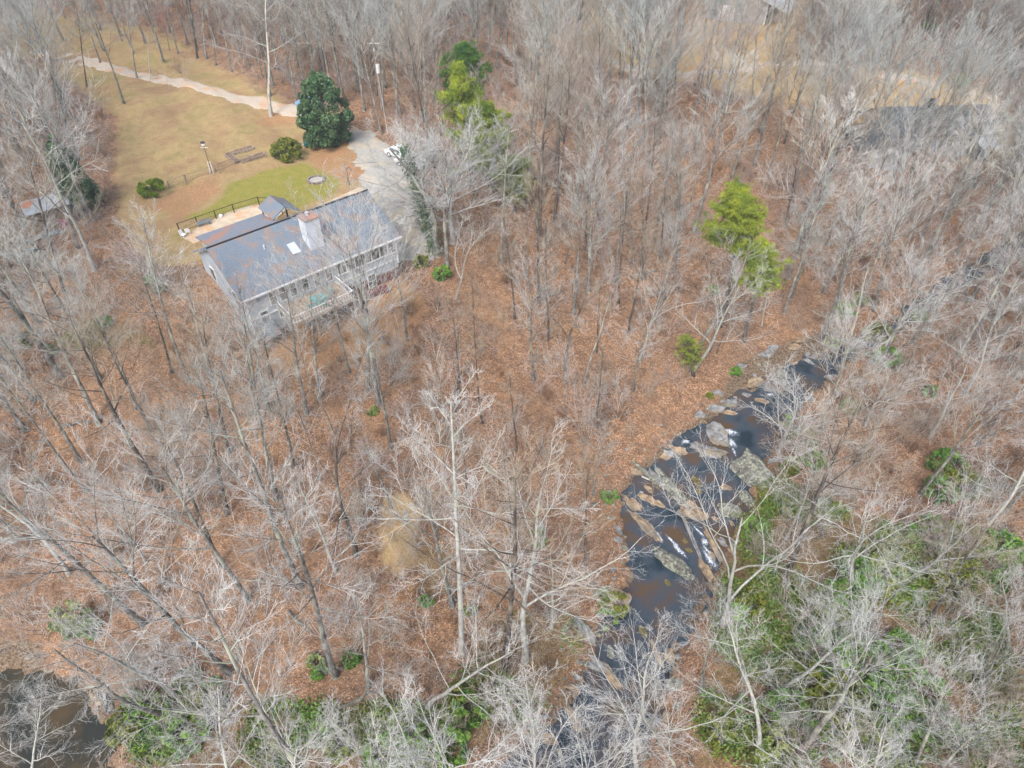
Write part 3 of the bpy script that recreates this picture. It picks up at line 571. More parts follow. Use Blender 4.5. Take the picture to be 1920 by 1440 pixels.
m=MB(); m.slab([(-20.6,-10,2.5),(-17,-10,4.4),(-17,-1.2,4.4),(-20.6,-1.2,2.5)],.16); m.slab([(-17,-10,4.397),(-13.4,-10,2.5),(-13.4,-1.2,2.5),(-17,-1.2,4.397)],.16); m.build('side_wing_roof',M['shingle_dark'],H2)
m=MB(); m.slab([(-1.5,-8.2,2.2),(1.6,-8.2,2.2),(1.6,-4.3,3.0),(-1.5,-4.3,3.0)],.1); m.box(-1.4,-1.25,-8.1,-7.95,-.5,2.1); m.box(1.35,1.5,-8.1,-7.95,-.5,2.1); m.build('porch_roof',M['metal_roof'],H2)
for u in (-13,-10,-5,-2): window(H2,u,u+1.1,.9,2.3,-4.4,mull=0)
f=MB(); f.box(2.2,2.27,-1,.4,1,2.4); w_=f.build('window',M['white'],H2); g=MB(); g.box(2.272,2.3,-.9,.3,1.1,2.3); g.build('pane',M['glass'],w_)
# barn at the top of the picture
p=at(1385,43); B=tag(empty('barn',p,R(-22)),'grey barn with a bright metal roof and a white door in the golden field','barn')
m=MB(); prof=[(-7,0),(-7,3.2),(-1,6.4),(5,3.2),(5,0)]; m.add([(x,0,z) for x,z in prof]+[(x,20,z) for x,z in prof],[tuple(range(5)),tuple(range(9,4,-1))]+[(i,5+i,5+(i+1)%5,(i+1)%5) for i in range(5)]); m.build('wall',M['grey_wall'],B)
m=MB(); m.slab([(-7.7,-.6,3.0),(-1,-.6,6.7),(-1,20.6,6.7),(-7.7,20.6,3.0)],.15); m.slab([(-1,-.6,6.697),(9.5,-.6,2.6),(9.5,20.6,2.6),(-1,20.6,6.697)],.15)
m.box(9.2,9.4,-.4,-.2,-.5,2.5); m.box(5.2,9.4,4,4.2,-.5,2.4); m.build('roof',M['metal_roof'],B)
m=MB(); m.box(-4.2,-1.2,-.08,0,0,3.0); m.build('door',M['white'],B); m=MB(); m.box(4.88,5.08,-.1,.0,0,3.3); m.build('downpipe',M['white'],B)
m=MB(); m.box(-6,-5,-.06,0,1,2); m.build('window',M['glass'],B)

# ------------------------------------------------------------------ rocks in and beside the creek
from mathutils import noise as mnoise
def rock_mesh(name,L_,Wd,Ht,seed,mt,parent=None,layered=.0):
    import bmesh
    bm=bmesh.new(); bmesh.ops.create_icosphere(bm,subdivisions=4,radius=1); off=Vector((seed*7.1,seed*3.3,seed*1.7))
    for v in bm.verts:
        c=v.co.copy(); q=Vector((math.copysign(abs(c.x)**.8,c.x),math.copysign(abs(c.y)**.75,c.y),math.copysign(abs(c.z)**.6,c.z)))
        n=mnoise.noise(c*1.3+off)*.38+mnoise.noise(c*3.1+off)*.14+mnoise.noise(c*7+off)*.05
        cell=mnoise.cell(c*2.2+off)*.12
        q*=1+n+cell
        v.co=Vector((q.x*L_,q.y*Wd,q.z*Ht))
        if layered: v.co.z=v.co.z*(1-layered)+round(v.co.z/.16)*.16*layered; v.co.x+=v.co.y*.25
    me=bpy.data.meshes.new(name); bm.to_mesh(me); bm.free(); me.materials.append(mt); o=bpy.data.objects.new(name,me); col.objects.link(o); return o
RG,RT,RL,RM=M['rock_grey'],M['rock_tan'],M['rock_lichen'],M['rock_moss']
rocks=[ # ax,ay,bx,by,width px,height m,material,label
(1175,964,1232,1026,16,.55,RT,'long tan split rock slab at the left side of the creek'),
(1166,936,1181,958,6,.5,RT,'thin upright tan rock blade at the upper left creek edge'),
(1196,936,1214,952,13,.45,RT,'jagged tan rock behind the long tan slab'),(1212,944,1226,960,12,.5,RT,'blocky tan rock in the middle of the jagged cluster'),(1224,950,1242,964,10,.45,RT,'jagged tan rock at the right of the cluster'),(1206,922,1218,936,8,.4,RT,'small tan rock standing above the jagged cluster'),
(1231,892,1289,972,19,.7,RL,'long lichen covered rock slab sloping across the creek'),(1190,866,1240,925,11,.6,RL,'narrow grey lichen slab leading up the left bank'),(1214,880,1250,930,9,.5,RG,'thin grey slab beside the narrow lichen slab'),
(1333,806,1352,850,30,.75,RG,'tall pale grey rock in the middle of the upper creek'),(1290,846,1356,866,26,.6,RG,'broad pale grey rock shelf left of the rapids'),(1224,842,1260,870,20,.4,RG,'flat grey rock on the left bank'),(1256,840,1284,864,15,.4,RT,'flat tan grey rock between bank and shelf'),
(1304,778,1321,784,15,.55,RG,'round pale boulder at the upper left water edge'),(1326,764,1352,774,15,.5,RG,'flat grey boulder at the upper creek bank'),(1350,752,1376,768,16,.5,RG,'angular grey boulder on the upper gravel bar'),(1353,778,1376,788,9,.4,RT,'tan rock wedge in the upper pool'),(1412,760,1438,768,10,.35,RT,'long tan rock under the white crowned tree'),
(1296,905,1308,926,12,.4,RM,'mossy gold rock in the middle of the creek'),(1301,930,1312,937,9,.3,RM,'small green mossy rock below the mossy gold one'),(1347,922,1372,930,15,.25,RT,'flat tan rock just above the dark water'),
(1378,880,1440,905,52,1.5,RL,'large dark boulder with lichen on the right bank'),(1386,930,1410,948,20,.7,RL,'dark rock below the large lichen boulder'),
(1312,990,1360,1060,9,.45,RT,'long thin brown rock rib at the right water edge'),(1274,976,1338,1088,6,.4,RG,'thin dark rock rib splitting the rapids'),(1224,1046,1292,1090,25,.75,RL,'big lichen covered rock near the lower rapids'),(1312,1066,1340,1094,15,.5,RT,'brown rock at the foot of the rapids'),
(1276,1022,1285,1030,9,.35,RM,'small brown rock left of the rapids'),(1282,1040,1294,1048,9,.35,RM,'small brown rock amid the foam'),(1267,970,1279,976,10,.35,RG,'small grey rock at the tip of the lichen slab'),(1440,868,1464,860,11,.3,RG,'flat grey ledge on the right bank'),
(1078,1160,1112,1212,20,.5,RG,'grey rock slab on the lower left bank'),(1088,1212,1136,1270,15,.5,RG,'long pale rock slab sloping into the lower creek'),(1128,1250,1164,1308,12,.45,RT,'tan rock slab tip in the lower creek'),(1100,1240,1122,1262,10,.4,RG,'small grey slab beside the long pale slab'),
(1056,1312,1084,1372,12,.5,RT,'narrow tan slab at the bottom of the creek'),(1244,1100,1254,1110,10,.35,RM,'small mossy rock in the lower pool'),(1197,1186,1208,1206,12,.4,RM,'round brown rock in the lower creek'),(1218,1210,1242,1258,9,.4,RT,'long brown rock at the lower right water edge'),
(1425,668,1450,664,14,.5,RG,'grey boulder at the edge of the leaf slope'),(1378,692,1398,690,13,.5,RG,'grey round boulder beside the green tuft'),(1440,652,1456,658,12,.4,RG,'small grey boulder on the gravel bar'),(1478,650,1500,655,14,.35,RT,'pale tan flat rock on the gravel bar'),(1510,668,1540,676,16,.4,RG,'broad grey rock on the upper creek bar'),(1400,720,1430,716,15,.3,RT,'pale flat rock under the white crown'),(1490,640,1520,634,12,.3,RT,'tan rock at the top of the gravel bar'),
(176,1290,184,1330,15,.35,RT,'orange tan sunken rock in the dark pool'),(196,1300,212,1340,12,.6,RG,'grey ledge at the right edge of the dark pool'),(332,1262,346,1272,12,.35,RG,'grey stone in the leaves above the dark pool'),(1180,880,1200,893,12,.3,RT,'flat tan rock on the left bank shelf'),(1335,735,1356,742,12,.35,RG,'grey stone on the bank above the upper pool'),(1390,742,1404,750,9,.3,RG,'small grey stone at the edge of the upper pool')]
for i,(a0,b0,a1,b1,wp,h,mt,lb) in enumerate(rocks):
    A=at(a0,b0); B_=at(a1,b1); c=(A+B_)/2; L_=max((B_-A).length/2,.2); dpx=(c-Vector((0,0,CZ))).length/FPX; wd=wp*dpx/2
    ang=math.atan2(B_.y-A.y,B_.x-A.x); o=rock_mesh('rock',L_,max(wd,.15),h*.75,i+1,mt,layered=.5 if mt in (RT,RG) else 0)
    zb=max(c.z,-.15); o.location=(c.x,c.y,zb+h*.18); tl_=.42*(1 if L_>1.2 else .4)*(1 if i%5 else -1); o.rotation_euler=Euler((tl_,rnd.uniform(-.1,.1),0)).to_matrix().to_euler(); o.rotation_euler=(Matrix.Rotation(ang,3,'Z')@Matrix.Rotation(rnd.uniform(-.1,.1),3,'Y')@Matrix.Rotation(tl_,3,'X')).to_euler(); tag(o,lb,'rock',group='rocks along the creek')
cr_=random.Random(3); nr=0
while nr<70:
    i=cr_.randrange(3,14); t=cr_.random(); x0=CR[i][0]*(1-t)+CR[i+1][0]*t; y0=CR[i][1]*(1-t)+CR[i+1][1]*t; hw=CR[i][2]*(1-t)+CR[i+1][2]*t
    tx,ty=CR[i+1][0]-CR[i][0],CR[i+1][1]-CR[i][1]; tl=math.hypot(tx,ty); nx_,ny_=-ty/tl,tx/tl
    o_=cr_.choice((-1,1))*hw*cr_.uniform(.72,1.12) if cr_.random()<.5 else hw*cr_.uniform(-.85,.85); x,y=x0+nx_*o_,y0+ny_*o_; z=gz(x,y)
    sz=cr_.uniform(.18,.6)*(1 if cr_.random()<.85 else 2.2); mt,cn=cr_.choice(((RG,'grey'),(RT,'tan'),(RL,'mottled')))
    o=rock_mesh('rock',sz,sz*cr_.uniform(.45,.9),sz*cr_.uniform(.35,.6),200+nr,mt,layered=.4); o.location=(x,y,max(z,-.12)+.02); o.rotation_euler=(cr_.uniform(-.2,.2),cr_.uniform(-.2,.2),-.95+cr_.gauss(0,.5))
    sec='upper' if y>42 else ('middle' if y>31 else 'lower'); sd__='left' if o_>0 else 'right'; big_='broad' if sz>.8 else ('medium' if sz>.5 else 'small')
    tag(o,f'{big_} {cn} rock on the {sd__} side of the {sec} creek','rock',group=f'{big_} {cn} rocks on the {sd__} side of the {sec} creek'); nr+=1
# pebbles and cobbles: uncountable
gmv=MB()
for k in range(1500):
    i=rnd.randrange(2,len(CR)-4); t=rnd.random(); x=CR[i][0]*(1-t)+CR[i+1][0]*t+rnd.gauss(0,1)*CR[i][2]*.75; y=CR[i][1]*(1-t)+CR[i+1][1]*t+rnd.gauss(0,1)*CR[i][2]*.5
    d=float(creek_sdf(np.array([x]),np.array([y]))[0])
    if d<-.5 or d>1.5+rnd.random()*1.5: continue
    z=gz(x,y)
    if z<-.25: continue
    r=rnd.uniform(.06,.28)**1.0; a=rnd.random()*6.28; vs=[]
    for zz,rr in ((-.3,.8),(.15,1.),(.55,.65)):
        for j in range(6): b_=a+j*1.047; vs.append((x+r*rr*math.cos(b_)*rnd.uniform(.75,1.3),y+r*rr*math.sin(b_)*rnd.uniform(.6,1.1),z+r*zz))
    gmv.add(vs,[(12,13,14,15,16,17)]+[(q*6+j,q*6+(j+1)%6,(q+1)*6+(j+1)%6,(q+1)*6+j) for q in (0,1) for j in range(6)],rnd.randrange(3))
tag(gmv.build('cobbles',[RG,RT,RL]),'loose cobbles and pebbles scattered along both creek banks','cobbles',kind='stuff')
# ------------------------------------------------------------------ vegetation builders
def perp(d,r):
    a=d.orthogonal().normalized(); t=r.random()*2*math.pi; return (a*math.cos(t)+d.cross(a)*math.sin(t)).normalized()
def grow(out,p,d,L,rad,lvl,st,r,nmax):
    """one branch: a wandering tapered polyline, then its side branches"""
    segs={0:9,1:8,2:5,3:3,4:2}[lvl]; w=st['wander'][lvl]; up=st['up'][lvl]; pts=[p.copy()]; rs=[rad]; dirs=[d.copy()]
    tip=st['tip'][lvl]
    for i in range(segs):
        d=(d+perp(d,r)*w*r.uniform(.3,1)+Vector((0,0,up/segs))).normalized(); p=p+d*(L/segs); pts.append(p.copy()); dirs.append(d.copy()); rs.append(rad+(rad*tip-rad)*((i+1)/segs)**.9)
    out.append((lvl,pts,rs))
    if lvl>=nmax: return
    n=st['n'][lvl]; s0=st['start'][lvl]
    for k in range(n):
        t=s0+(1-s0)*((k+r.random()*.8)/n)**st.get('pw',.9); t=min(t,.99); f=t*segs; i=min(int(f),segs-1); q=pts[i].lerp(pts[i+1],f-i); rr=rs[i]+(rs[i+1]-rs[i])*(f-i)
        dd=dirs[i+1]; an=R(st['ang'][lvl]*r.uniform(.7,1.3)*(1.15-.5*(t-s0)/(1-s0+1e-6) if lvl==0 else 1)); pd=perp(dd,r)
        if lvl==0: ga=k*2.4+r.uniform(-.5,.5); pd=(Vector((math.cos(ga),math.sin(ga),0))-dd*dd.dot(Vector((math.cos(ga),math.sin(ga),0)))).normalized()
        nd=(dd*math.cos(an)+pd*math.sin(an)).normalized()
        prof=1.0 if lvl>0 else (st['prof'](((t-s0)/(1-s0+1e-6))))
        ln=L*st['len'][lvl]*prof*r.uniform(.65,1.2)*(1-.45*t if lvl>0 else 1)
        grow(out,q,nd,ln,min(rr*.85,rr*st['rr'][lvl]*r.uniform(.8,1.15)),lvl+1,st,r,nmax)
STY={}
base=dict(wander=[.05,.09,.13,.19,.26],up=[.05,.5,.4,.28,.2],tip=[.22,.2,.25,.35,.4],n=[20,8,6,4],start=[.42,.18,.12,.1],ang=[54,36,36,40],len=[.34,.56,.52,.58],rr=[.42,.5,.5,.6],prof=lambda t:1.0-.62*t,H=22,r0=.24,nmax=4)
STY['poplar']=base
STY['oak']={**base,'wander':[.14,.2,.22,.26,.32],'n':[12,9,7,4],'start':[.34,.15,.12,.1],'ang':[58,44,42,42],'len':[.50,.50,.48,.55],'rr':[.5,.45,.45,.6],'prof':lambda t:1-.5*t,'up':[0,.3,.15,.1,.1],'H':18,'r0':.26}
STY['vase']={**base,'n':[12,11,7,4],'start':[.42,.12,.1,.1],'ang':[40,30,30,36],'len':[.6,.48,.44,.5],'rr':[.55,.45,.5,.6],'prof':lambda t:1-.45*t,'up':[0,.45,.3,.2,.15],'wander':[.06,.08,.12,.18,.25],'H':20,'r0':.24}
STY['slim']={**base,'n':[15,7,6,4],'start':[.45,.2,.15,.1],'len':[.22,.5,.55,.6],'H':17,'r0':.165,'wander':[.07,.13,.17,.22,.28]}
STY['dome']={**base,'n':[14,13,9,5],'start':[.22,.12,.1,.08],'ang':[58,42,44,46],'len':[.72,.42,.42,.5],'rr':[.6,.5,.5,.6],'prof':lambda t:1-.42*t,'up':[0,.4,.25,.15,.1],'wander':[.12,.2,.26,.3,.35],'H':11,'r0':.2}
STY['snag']={**base,'n':[9,4,3,2],'start':[.35,.2,.2,.2],'len':[.22,.4,.4,.5],'H':16,'r0':.2,'nmax':3,'wander':[.1,.3,.35,.4,.4]}
STY['fork']={**base,'wander':[.22,.3,.3,.34,.4],'n':[6,9,6,5],'start':[.3,.25,.15,.1],'ang':[34,45,48,50],'len':[.75,.42,.45,.55],'rr':[.66,.42,.45,.6],'prof':lambda t:1-.2*t,'H':16,'r0':.24}
STY['radial']={**base,'wander':[.03,.12,.25,.3,.4],'n':[19,8,6,4],'start':[.45,.15,.12,.1],'ang':[72,48,46,46],'len':[.27,.5,.5,.55],'up':[0,.1,.15,.1,.1],'prof':lambda t:1-.7*t,'H':21,'r0':.2}
def tube_fast(vs,fs,pts,rs,n):
    b=len(vs); k=len(pts); la=None
    for i,p in enumerate(pts):
        d=(pts[i+1]-pts[i]) if i<k-1 else (pts[i]-pts[i-1]); d=d.normalized()
        a=d.orthogonal().normalized() if la is None else (la-d*la.dot(d)).normalized()
        la=a; c=d.cross(a)
        for j in range(n):
            t=2*math.pi*j/n; q=p+(a*math.cos(t)+c*math.sin(t))*rs[i]; vs.append((q.x,q.y,q.z))
    for i in range(k-1):
        for j in range(n): fs.append((b+i*n+j,b+i*n+(j+1)%n,b+(i+1)*n+(j+1)%n,b+(i+1)*n+j))
TWK=1.0
def tree_data(style,seed,nscale=1,nmax=None):
    st=dict(STY[style]); r=random.Random(seed); H=st['H']
    if nscale!=1: st['n']=[max(2,round(x*s)) for x,s in zip(st['n'],(1,.8,nscale,nscale))]
    out=[]; grow(out,Vector((0,0,-.3)),Vector((0,0,1)),H*1.0,st['r0'],0,st,r,nmax or st['nmax'])
    return out,st
minr=[0,.024,.0125,.0076,.005]
def build_tree(style,seed,bark,twig,name='bare_tree',single=False,nscale=1,thick=1.0):
    out,st=tree_data(style,seed,nscale); tv,tf,cv,cf=[],[],[],[]
    for lvl,pts,rs in out:
        k_=len(rs)-1; rs=[max(x,minr[lvl]*thick*(1-.45*j/k_)) for j,x in enumerate(rs)]
        if lvl==0: rs[0]*=1.35; rs=[rs[0]]+rs[1:]
        if lvl<=1: tube_fast(tv,tf,pts,rs,8 if lvl==0 else 5)
        else: tube_fast(cv,cf,pts,rs,3)
    H=max(p.z for _,pts,_ in out for p in pts)
    if single:
        b=len(tv); o=link(name,tv+cv,tf+[tuple(b+i for i in f) for f in cf],[bark,twig],None,[0]*len(tf)+[1]*len(cf)); o['H']=H; return o
    e=empty(name,(0,0,0)); link('trunk',tv,tf,bark,e,smooth=True); link('crown',cv,cf,twig,e); e['H']=H; return e
def leaves(C,size,rs,N=None,elong=1.8,flatk=.0):
    """numpy: one small folded-flat leaf quad at every centre C"""
    n=len(C); d=rs.normal(size=(n,3)); 
    if N is not None: d=d*(1-flatk)+N*flatk*1.5
    d/=np.linalg.norm(d,axis=1,keepdims=True)+1e-9
    a=np.cross(d,rs.normal(size=(n,3))); a/=np.linalg.norm(a,axis=1,keepdims=True)+1e-9; b=np.cross(d,a); s=(size*rs.uniform(.6,1.3,size=(n,1)))
    V=np.stack([C-a*s*elong,C-b*s,C+a*s*elong,C+b*s],1).reshape(-1,3); F=np.arange(4*n).reshape(n,4); return V,F
def np_obj(name,V,F,mts,parent=None,fm=None):
    me=fast_mesh(name,V,F,mts,fm); o=bpy.data.objects.new(name,me); col.objects.link(o)
    if parent: o.parent=parent
    return o
def blob_pts(n,a,b,c,seed,lumps=40,fill=.35,lump_r=.28,zc=None,prof=None):
    rs=np.random.RandomState(seed); u=rs.normal(size=(lumps,3)); u/=np.linalg.norm(u,axis=1,keepdims=True); rad=rs.uniform(fill,1,size=(lumps,1))**.5; L_=u*rad
    w=rs.uniform(.5,1.5,lumps); idx=rs.choice(lumps,n,p=w/w.sum()); q=rs.normal(size=(n,3)); q/=np.linalg.norm(q,axis=1,keepdims=True); q*=rs.uniform(.55,1,size=(n,1))
    lr=lump_r*rs.uniform(.6,1.3,lumps)[idx][:,None]; P=(L_[idx]+q*lr)
    if prof is not None: k=prof((P[:,2]+1)/2)[:,None]; P=np.concatenate([P[:,:2]*k,P[:,2:]],1)
    return P*np.array([a,b,c]),rs
def evergreen_shrub(loc,a,c,seed,mt,label,name='evergreen_shrub',cat='shrub',group=None,n=None,size=.07):
    n=n or int(900*a*a+600); P,rs=blob_pts(n,a,a*rs_b(seed),c,seed,lumps=max(24,int(16*a*a)),lump_r=.24,fill=.6 if 'round' not in name else .92); P[:,2]=P[:,2]+c*.85; P=P[P[:,2]>.02]
    V,F=leaves(P,size,rs); e=empty(name,loc,random.Random(seed).random()*6); tag(e,label,cat,group); np_obj('foliage',V,F,[mt],e)
    r=random.Random(seed); m=MB()
    for k in range(6): q=perp(Vector((0,0,1)),r)*a*.6*r.uniform(.3,1); m.tube([(0,0,-.1),(q.x*.5,q.y*.5,c*.6),(q.x,q.y,c*1.3)],[.05,.035,.015],4)
    m.build('stems',M['bark_dark'],e); return e
def rs_b(seed): return random.Random(seed).uniform(.75,1.15)
def build_pine(seed,H,crown_start,width,mt,name='pine_tree',tufts=1500,dens=15):
    r=random.Random(seed); rs=np.random.RandomState(seed); e=empty(name,(0,0,0)); tv,tf=[],[]; pts=[]; p=Vector((0,0,-.3)); d=Vector((0,0,1))
    for i in range(12): pts.append(p.copy()); d=(d+perp(d,r)*.04).normalized(); p=p+d*H/11
    rad=[.2*(1-.85*i/11)+.02 for i in range(12)]; tube_fast(tv,tf,pts,rad,8); C=[]; NN=[]
    nb=34
    for k in range(nb):
        t=crown_start+(1-crown_start)*(k+.5*r.random())/nb; f=t*11; i=min(int(f),10); q=pts[i].lerp(pts[i+1],f-i); s=(t-crown_start)/(1-crown_start)
        L_=width*(.45+.75*math.sin(math.pi*min(1,s*.85+.22)))*r.uniform(.6,1.15)*(1.0 if s<.8 else 1.0-(s-.8)*2.2)
        ga=k*2.4+r.uniform(-.6,.6); dd=Vector((math.cos(ga),math.sin(ga),.25+.5*s)).normalized(); bp=[q]; x=q.copy()
        for j in range(5): dd=(dd+perp(dd,r)*.22+Vector((0,0,.07))).normalized(); x=x+dd*L_/5; bp.append(x.copy())
        tube_fast(tv,tf,bp,[.07,.055,.04,.03,.022,.012],4)
        for j in range(2,6):
            for m_ in range(4 if j<5 else 6):
                o=bp[j]+Vector((r.gauss(0,.42),r.gauss(0,.42),r.gauss(0,.22)+.1))*(L_/3.2+.35); sd_=bp[j]; tube_fast(tv,tf,[sd_,sd_.lerp(o,.5)+Vector((0,0,-.05)),o],[.02,.015,.01],3)
                for z in range(max(1,tufts//(nb*20)) if tufts>695 or r.random()<.35 else 0): C.append(tuple(o+Vector((r.gauss(0,.2),r.gauss(0,.2),r.gauss(0,.14)))))
    C=np.array(C); n=len(C); C=C[rs.rand(n)<.8]; link('trunk',tv,tf,M['bark_dark'],e)
    cc=np.repeat(C,dens,0); dr=rs.normal(size=cc.shape)+np.array([0,0,.45]); dr/=np.linalg.norm(dr,axis=1,keepdims=True); sd_=np.cross(dr,rs.normal(size=cc.shape)); sd_/=np.linalg.norm(sd_,axis=1,keepdims=True)
    ln=rs.uniform(.2,.36,size=(len(cc),1)); wd=.024
    V=np.stack([cc-sd_*wd,cc+sd_*wd,cc+dr*ln+sd_*wd*.4,cc+dr*ln-sd_*wd*.4],1).reshape(-1,3); F=np.arange(len(V)).reshape(-1,4); np_obj('crown',V,F,[mt],e); e['H']=H
    return e
# ---- place a tree so that its foot and its top are where the photograph shows them
def solve(bx,by,tx,ty,fixed=None,zmin=3,zmax=30):
    b=at(bx,by); best=None
    if fixed: zs=[fixed]
    else: zs=np.linspace(zmin,zmax,110)
    for z in zs:
        q=flat(tx,ty,b.z+z); dd=math.hypot(q[0]-b.x,q[1]-b.y)
        if best is None or dd<best[0]: best=(dd,z,q)
    dd,z,q=best; v=Vector((q[0]-b.x,q[1]-b.y,z)); return b,v
def put(e,b,v,spin,k=None,wf=1):
    L_=v.length; s=(k or L_)/e['H']; ax_=Vector((v.x,v.y,0))/max(L_,.1)
    q=v.to_track_quat('Z','Y') if ax_.length>.02 else Euler((0,0,0)).to_quaternion()
    e.rotation_mode='QUATERNION'; e.rotation_quaternion=q@Euler((0,0,spin)).to_quaternion(); e.location=b; e.scale=(s*wf,s*wf,s)
BG,BP,BD=M['bark_grey'],M['bark_pale'],M['bark_dark']; TG,TP,TT,TK=M['twig_grey'],M['twig_pale'],M['twig_tan'],M['twig_pink']
PROTO={}
def proto(key,*a,**k): PROTO[key]=[build_tree(*a,**k),False]
proto('poplar1','poplar',1,BG,TG); proto('poplar2','poplar',2,BG,TP); proto('poplar3','poplar',3,BD,TT)
proto('oak1','oak',4,BP,TP); proto('oak2','oak',5,BP,TP); proto('oak3','oak',6,BG,TG)
proto('vase1','vase',7,BG,TP); proto('vase2','vase',8,BG,TK); proto('slim1','slim',9,BD,TT); proto('slim2','slim',10,BG,TK)
proto('dome','dome',11,BP,TP); proto('snag','snag',12,BP,TP); proto('fork1','fork',13,BP,TP); proto('fork2','fork',14,BD,TG); proto('radial','radial',15,BP,TP)
proto('far1','vase',21,BG,TG,single=True,nscale=1.0,thick=1.55); proto('far2','poplar',22,BG,TT,single=True,nscale=.85,thick=1.5); proto('far3','vase',23,BG,TK,single=True,nscale=1.0,thick=1.55)
def use(key):
    e,used=PROTO[key]
    if not used: PROTO[key][1]=True; return e
    c=copy_tree(e); return c
